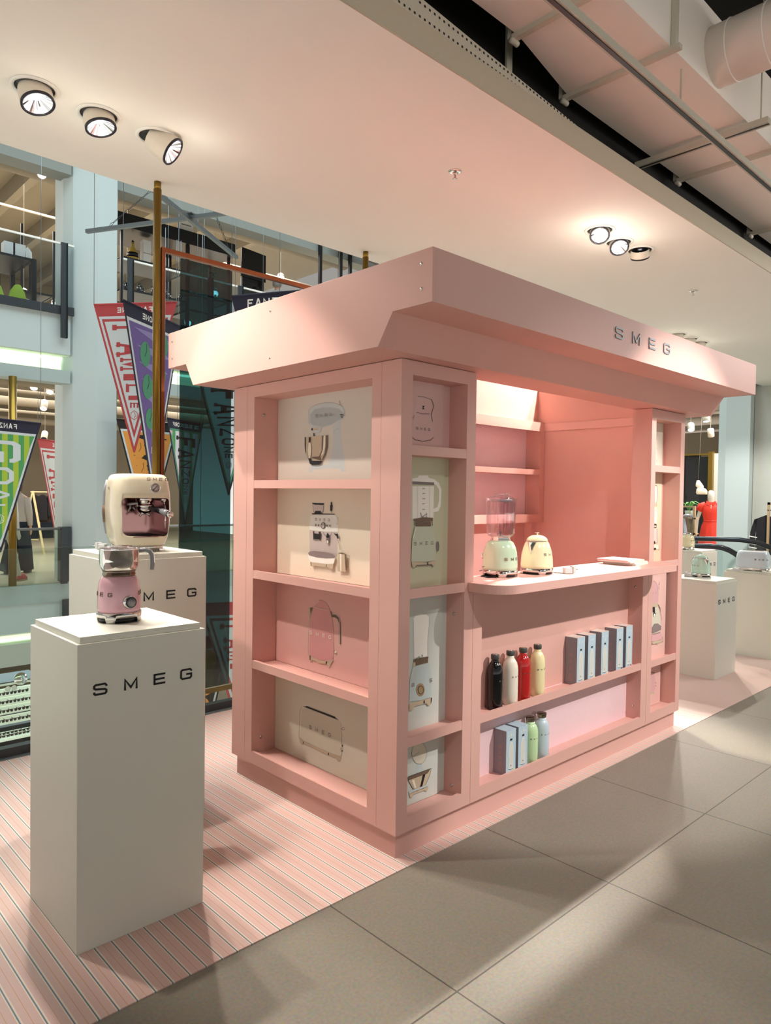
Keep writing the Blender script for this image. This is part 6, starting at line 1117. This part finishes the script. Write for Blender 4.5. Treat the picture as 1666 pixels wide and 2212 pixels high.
for z, y, lb in ((7.45, 11.6, 'white lighting track close under the upper lintel'), (7.55, 14.5, 'white lighting track deeper in the upper floor')): single('track', MB().box(-3, y, z, 10.6, y+.05, z+.04, 'metal_paint'), lb, 'track')
GU = 'spotlights of the upper floor across the atrium'
for i, (x, y, z) in enumerate(((2.30, 11.6, 7.28), (3.40, 11.6, 6.98), (8.6, 13.2, 7.15), (9.5, 12.0, 6.6), (2.75, 14.2, 5.75), (3.4, 14.2, 5.65), (4.55, 14, 5.55), (4.9, 14, 5.5), (5.9, 13, 5.5), (6.3, 12.5, 6.15))):
    canlight('lit spotlight of the upper floor '+('above the empty shelf at the left edge', 'just right of the blue pillar under the lintel', 'between the black sign and the far post', 'beside the second gold post', 'low, left of the glass post', 'low, between the black shelf uprights', 'low behind the black bottles, left one', 'low behind the black bottles, right one', 'low at the header of the red banner', 'just left of the black sign')[i], (x, y, z), (-.35, -.7, -.6), GU, .085, .16)
def rack(name, label, x0, x1, y0, y1, z0, levels, top, th=.035, board=None):
    t = thing(name, label, 'shelving', ((x0+x1)/2, (y0+y1)/2, z0)); m = MB()
    for x in (x0, x1):
        for y in (y0, y1): part('upright', MB().box(x-th/2, y-th/2, z0, x+th/2, y+th/2, top, 'black'), t, True)
    for z in levels:
        part('shelf_board', MB().box(x0, y0, z-.02, x1, y1, z, board or 'black').box(x0, y0-.02, z-.03, x1, y0, z+.01, 'black').box(x0, y0, z-.03, x0+.03, y1, z+.01, 'black').box(x1-.03, y0, z-.03, x1, y1, z+.01, 'black'), t, True)
    return t
rack('display_table', 'black metal display table behind the upper balustrade at the left edge', .9, 2.02, 11.2, 12.4, 4.55, (5.55,), 5.56, .07)
rack('display_rack', 'thin black shelving frame at the end of the upper floor, left of the blue pillar', 2.06, 2.62, 12.0, 13.4, 4.55, (4.95, 5.2), 6.4)
rack('display_rack', 'black shelving with bottles right of the blue pillar on the upper floor', 3.62, 4.98, 11.3, 12.2, 4.55, (5.42, 6.02), 6.62, .05)
single('rack_canopy', MB().box(3.5, 11.2, 6.56, 6.05, 12.3, 6.82, 'black'), 'black canopy board over the bottle shelving of the upper floor', 'canopy')
rack('display_rack', 'black shelving behind the copper rail on the upper floor', 5.05, 6.0, 11.4, 12.2, 4.55, (5.30, 5.62), 6.56, .05)
for i, (x, w_) in enumerate(((1.28, .20), (1.58, .17), (1.72, .2))): single('white_box', MB().box(x, 11.3, 5.562, x+w_, 11.5, 5.80, 'paper'), ('leftmost white box on the black table of the upper floor', 'narrow white box on the black table of the upper floor', 'white box nearest the table edge of the upper floor')[i], 'box')
for i, x in enumerate((1.93, 1.99)): single('paper_bag', MB().prism([(0, 0), (.09, 0), (.08, .17), (.045, .22), (.01, .17)], (x-.02, 11.3+.1*i, 5.562), X, Z, Y, 0, .06, 'paper'), ('left', 'right')[i]+' crumpled white paper bag at the end of the black table', 'bag')
single('tall_box', MB().box(4.12, 11.45, 6.022, 4.28, 11.6, 6.5, 'paper').box(4.115, 11.445, 6.24, 4.285, 11.45, 6.25, 'ink_grey'), 'tall white box beside the yellow bottle on the upper shelving', 'box')
b_ = thing('glass_bottle', 'large yellow glass bottle on the upper shelving', 'bottle', (3.95, 11.55, 6.022)); part('body', MB().lathe([(.10, 0), (.11, .02), (.11, .16), (.06, .26), (.025, .33), (.025, .40)], 'wineglass', n=20), b_); part('stopper', MB().lathe([(.02, .40), (.03, .42), (.0, .45)], 'black', n=12), b_); part('label', MB().lathe([(.1105, .10), (.1105, .19)], 'rim', n=20), b_)
GB2 = 'small dark bottles on the black shelving of the upper floor'
p0 = thing('dark_bottle', 'small black pump bottle on the black shelving of the upper floor', 'bottle', (3.72, 11.45, 5.422), 0, GB2)
part('body', MB().lathe([(.034, 0), (.034, .12), (.012, .14), (.012, .17)], 'gloss_black', n=12), p0); part('pump', MB().lathe([(.018, .17), (.018, .19), (0, .195)], 'black', n=10).box(-.05, -.006, .185, 0, .006, .197, 'black'), p0)
ORD = ('first', 'second', 'third', 'fourth', 'fifth', 'sixth', 'seventh', 'eighth', 'ninth', 'tenth', 'eleventh', 'twelfth', 'last')
p0['label'] = 'first small black pump bottle from the left on the upper floor shelving'
for i in range(1, 13): dup(p0, (3.72+.098*i, 11.42+.12*(i % 3), 5.422), i*.9, ORD[i]+' small black pump bottle from the left on the upper floor shelving')
j0 = thing('cosmetic_jar', 'small pale jar on the shelving behind the copper rail', 'jar', (5.15, 11.5, 5.622), 0, 'pale jars on the shelving behind the copper rail')
part('body', MB().lathe([(.05, 0), (.055, .05), (.05, .09)], 'paper', n=14), j0); part('lid', MB().lathe([(.02, .09), (.03, .12), (0, .14)], 'steel', n=12), j0)
j0['label'] = 'first small pale jar from the left behind the copper rail'
for i, x in enumerate((5.35, 5.52, 5.74, 5.9)): dup(j0, (x, 11.5+.05*(i % 2), 5.622), None, ORD[i+1]+' small pale jar from the left behind the copper rail')
s_ = thing('white_sign', 'small white square sign on the black canopy of the upper floor', 'sign', (4.93, 11.3, 6.82))
part('panel', MB().box(4.80, 11.28, 6.80, 5.10, 11.31, 7.10, 'paper').box(4.78, 11.31, 6.79, 4.80, 11.33, 7.10, 'black'), s_, True)
m = MB()
for i in range(12): m.box(4.84+.018*i, 11.277, 6.945, 4.852+.018*i, 11.28, 6.965, 'ink_black')
part('lettering', m, s_, True)
s_ = thing('black_sign', 'large blank black board standing behind the copper rail on the upper floor', 'sign', (6.7, 11.5, 5.5))
part('board', MB().prism([(0, 0), (.64, -.02), (.64, .58), (.02, .63)], (6.37, 11.5, 6.30), X, Z, Y, 0, .03, 'black'), s_, True); part('lower_board', MB().box(6.42, 11.52, 4.55, 6.98, 11.6, 6.30, 'gloss_black'), s_, True)
for x, lb in ((7.64, 'thin black post of the upper floor right of the black sign'), (8.22, 'black post of the upper floor near the second gold post, left one'), (8.50, 'black post of the upper floor near the second gold post, right one')): single('black_post', MB().box(x-.035, FY-.1, 4.6, x+.035, FY-.04, 7.2, 'black'), lb, 'post')
single('black_beam', MB().bar((7.9, FY-.2, 7.1), (10.5, FY-.2, 6.85), .1, .14, 'black'), 'black beam sloping to the second gold post above the roof of the stand', 'beam')
s_ = thing('exit_sign', 'green exit sign cut by the left edge of the picture', 'sign', (1.36, 11.0, 6.95))
part('panel', MB().box(1.10, 11.0, 6.86, 1.40, 11.03, 7.12, 'green_sign').box(1.08, 11.005, 6.84, 1.42, 11.028, 7.14, 'paper'), s_, True); part('figure', MB().prism([(0, 0), (.03, .07), (.01, .12), (.05, .16), (.075, .12), (.06, .08), (.09, 0), (.07, 0), (.045, .06), (.02, 0)], (1.31, 10.995, 6.90), X, Z, Y, 0, .004, 'paper'), s_, True)
for i, (x, z, sx) in enumerate(((1.30, 4.66, .20), (1.70, 4.64, .15))): single('green_bag', MB().loft([sring(x, 11.0, z+dz, sx*q, .08, 2.3, 18) for dz, q in ((0, .9), (.12, 1), (.26, .75), (.36, .3))], 'fabric_lime'), ('large', 'small')[i]+' lime green bag low behind the upper balustrade', 'bag')
single('vase', MB().lathe([(.05, 0), (.07, .08), (.03, .18), (.035, .24)], 'mannequin', (1.85, 11.0, 4.56), 18), 'pale vase beside the lime green bags on the upper floor', 'vase')
# lower floor: eyewear display
t = thing('eyewear_counter', 'lit white eyewear display on the floor below at the left edge', 'display case', (1.5, 11.2, -4.6))
part('case', MB().box(.2, 11.25, -2.62, 2.28, 11.9, -2.56, 'dark_metal').box(.2, 10.9, -3.6, 2.28, 12.2, -2.62, 'darkcloth').box(.2, 11.6, -1.93, 2.28, 12.3, -1.89, 'paper').box(.2, 11.6, -1.89, 2.28, 12.3, -1.87, 'dark_metal'), t, True)
m = MB()
for k, z in enumerate((-2.06, -2.18, -2.30, -2.44)): part('lit_tray', MB().prism([(11.35-.12*k, z), (11.5-.12*k, z), (11.5-.12*k, z+.11), (11.45-.12*k, z+.11)], (0, 0, 0), Y, Z, X, .2, 2.28, 'shelfwhite'), t, True)
part('glass_top', MB().box(.2, 10.6, -2.60, 2.28, 11.0, -2.56, 'shelfwhite'), t, True)
g0 = thing('sunglasses', 'pair of dark sunglasses in the lit eyewear display', 'sunglasses', (1.25, 11.33, -2.0), 0, 'sunglasses in the lit eyewear display')
part('lens', MB().lathe([(.026, 0), (.024, .006), (0, .008)], 'lens', (-.033, 0, 0), 12, (0, -1, 0)).lathe([(.026, 0), (.024, .006), (0, .008)], 'lens', (.033, 0, 0), 12, (0, -1, 0)), g0); part('frame', MB().box(-.065, 0, .012, .065, .005, .022, 'black').box(-.065, 0, .01, -.060, .12, .02, 'black').box(.060, 0, .01, .065, .12, .02, 'black'), g0)
first = True
for k, (z, y) in enumerate(((-2.0, 11.33), (-2.12, 11.21), (-2.24, 11.09), (-2.37, 10.97), (-2.55, 10.85), (-2.55, 10.70))):
    for i in range(6):
        lb = 'sunglasses '+ORD[i]+' from the left in the '+('top', 'second', 'third', 'fourth', 'fifth', 'lowest')[k]+' row of the eyewear display'
        if k == 0 and i == 0: g0.location = (1.30, y, z); g0['label'] = lb; continue
        dup(g0, (1.30+i*.125+.02*(k % 2), y, z), None, lb)
single('round_mirror', MB().lathe([(.11, 0), (.11, .012), (0, .013)], 'chrome', (1.83, 11.25, -1.76), 28, (0, -1, .25)), 'round table mirror above the eyewear display', 'mirror')
single('white_glasses', MB().lathe([(.045, 0), (.045, .02), (.022, .022), (0, .018)], 'paper', (1.64, 11.3, -1.915), 16, (0, -1, 0)).lathe([(.045, 0), (.045, .02), (.022, .022), (0, .018)], 'paper', (1.74, 11.3, -1.915), 16, (0, -1, 0)), 'oversized white glasses on top of the eyewear display', 'sunglasses')
bpy.context.view_layer.update()
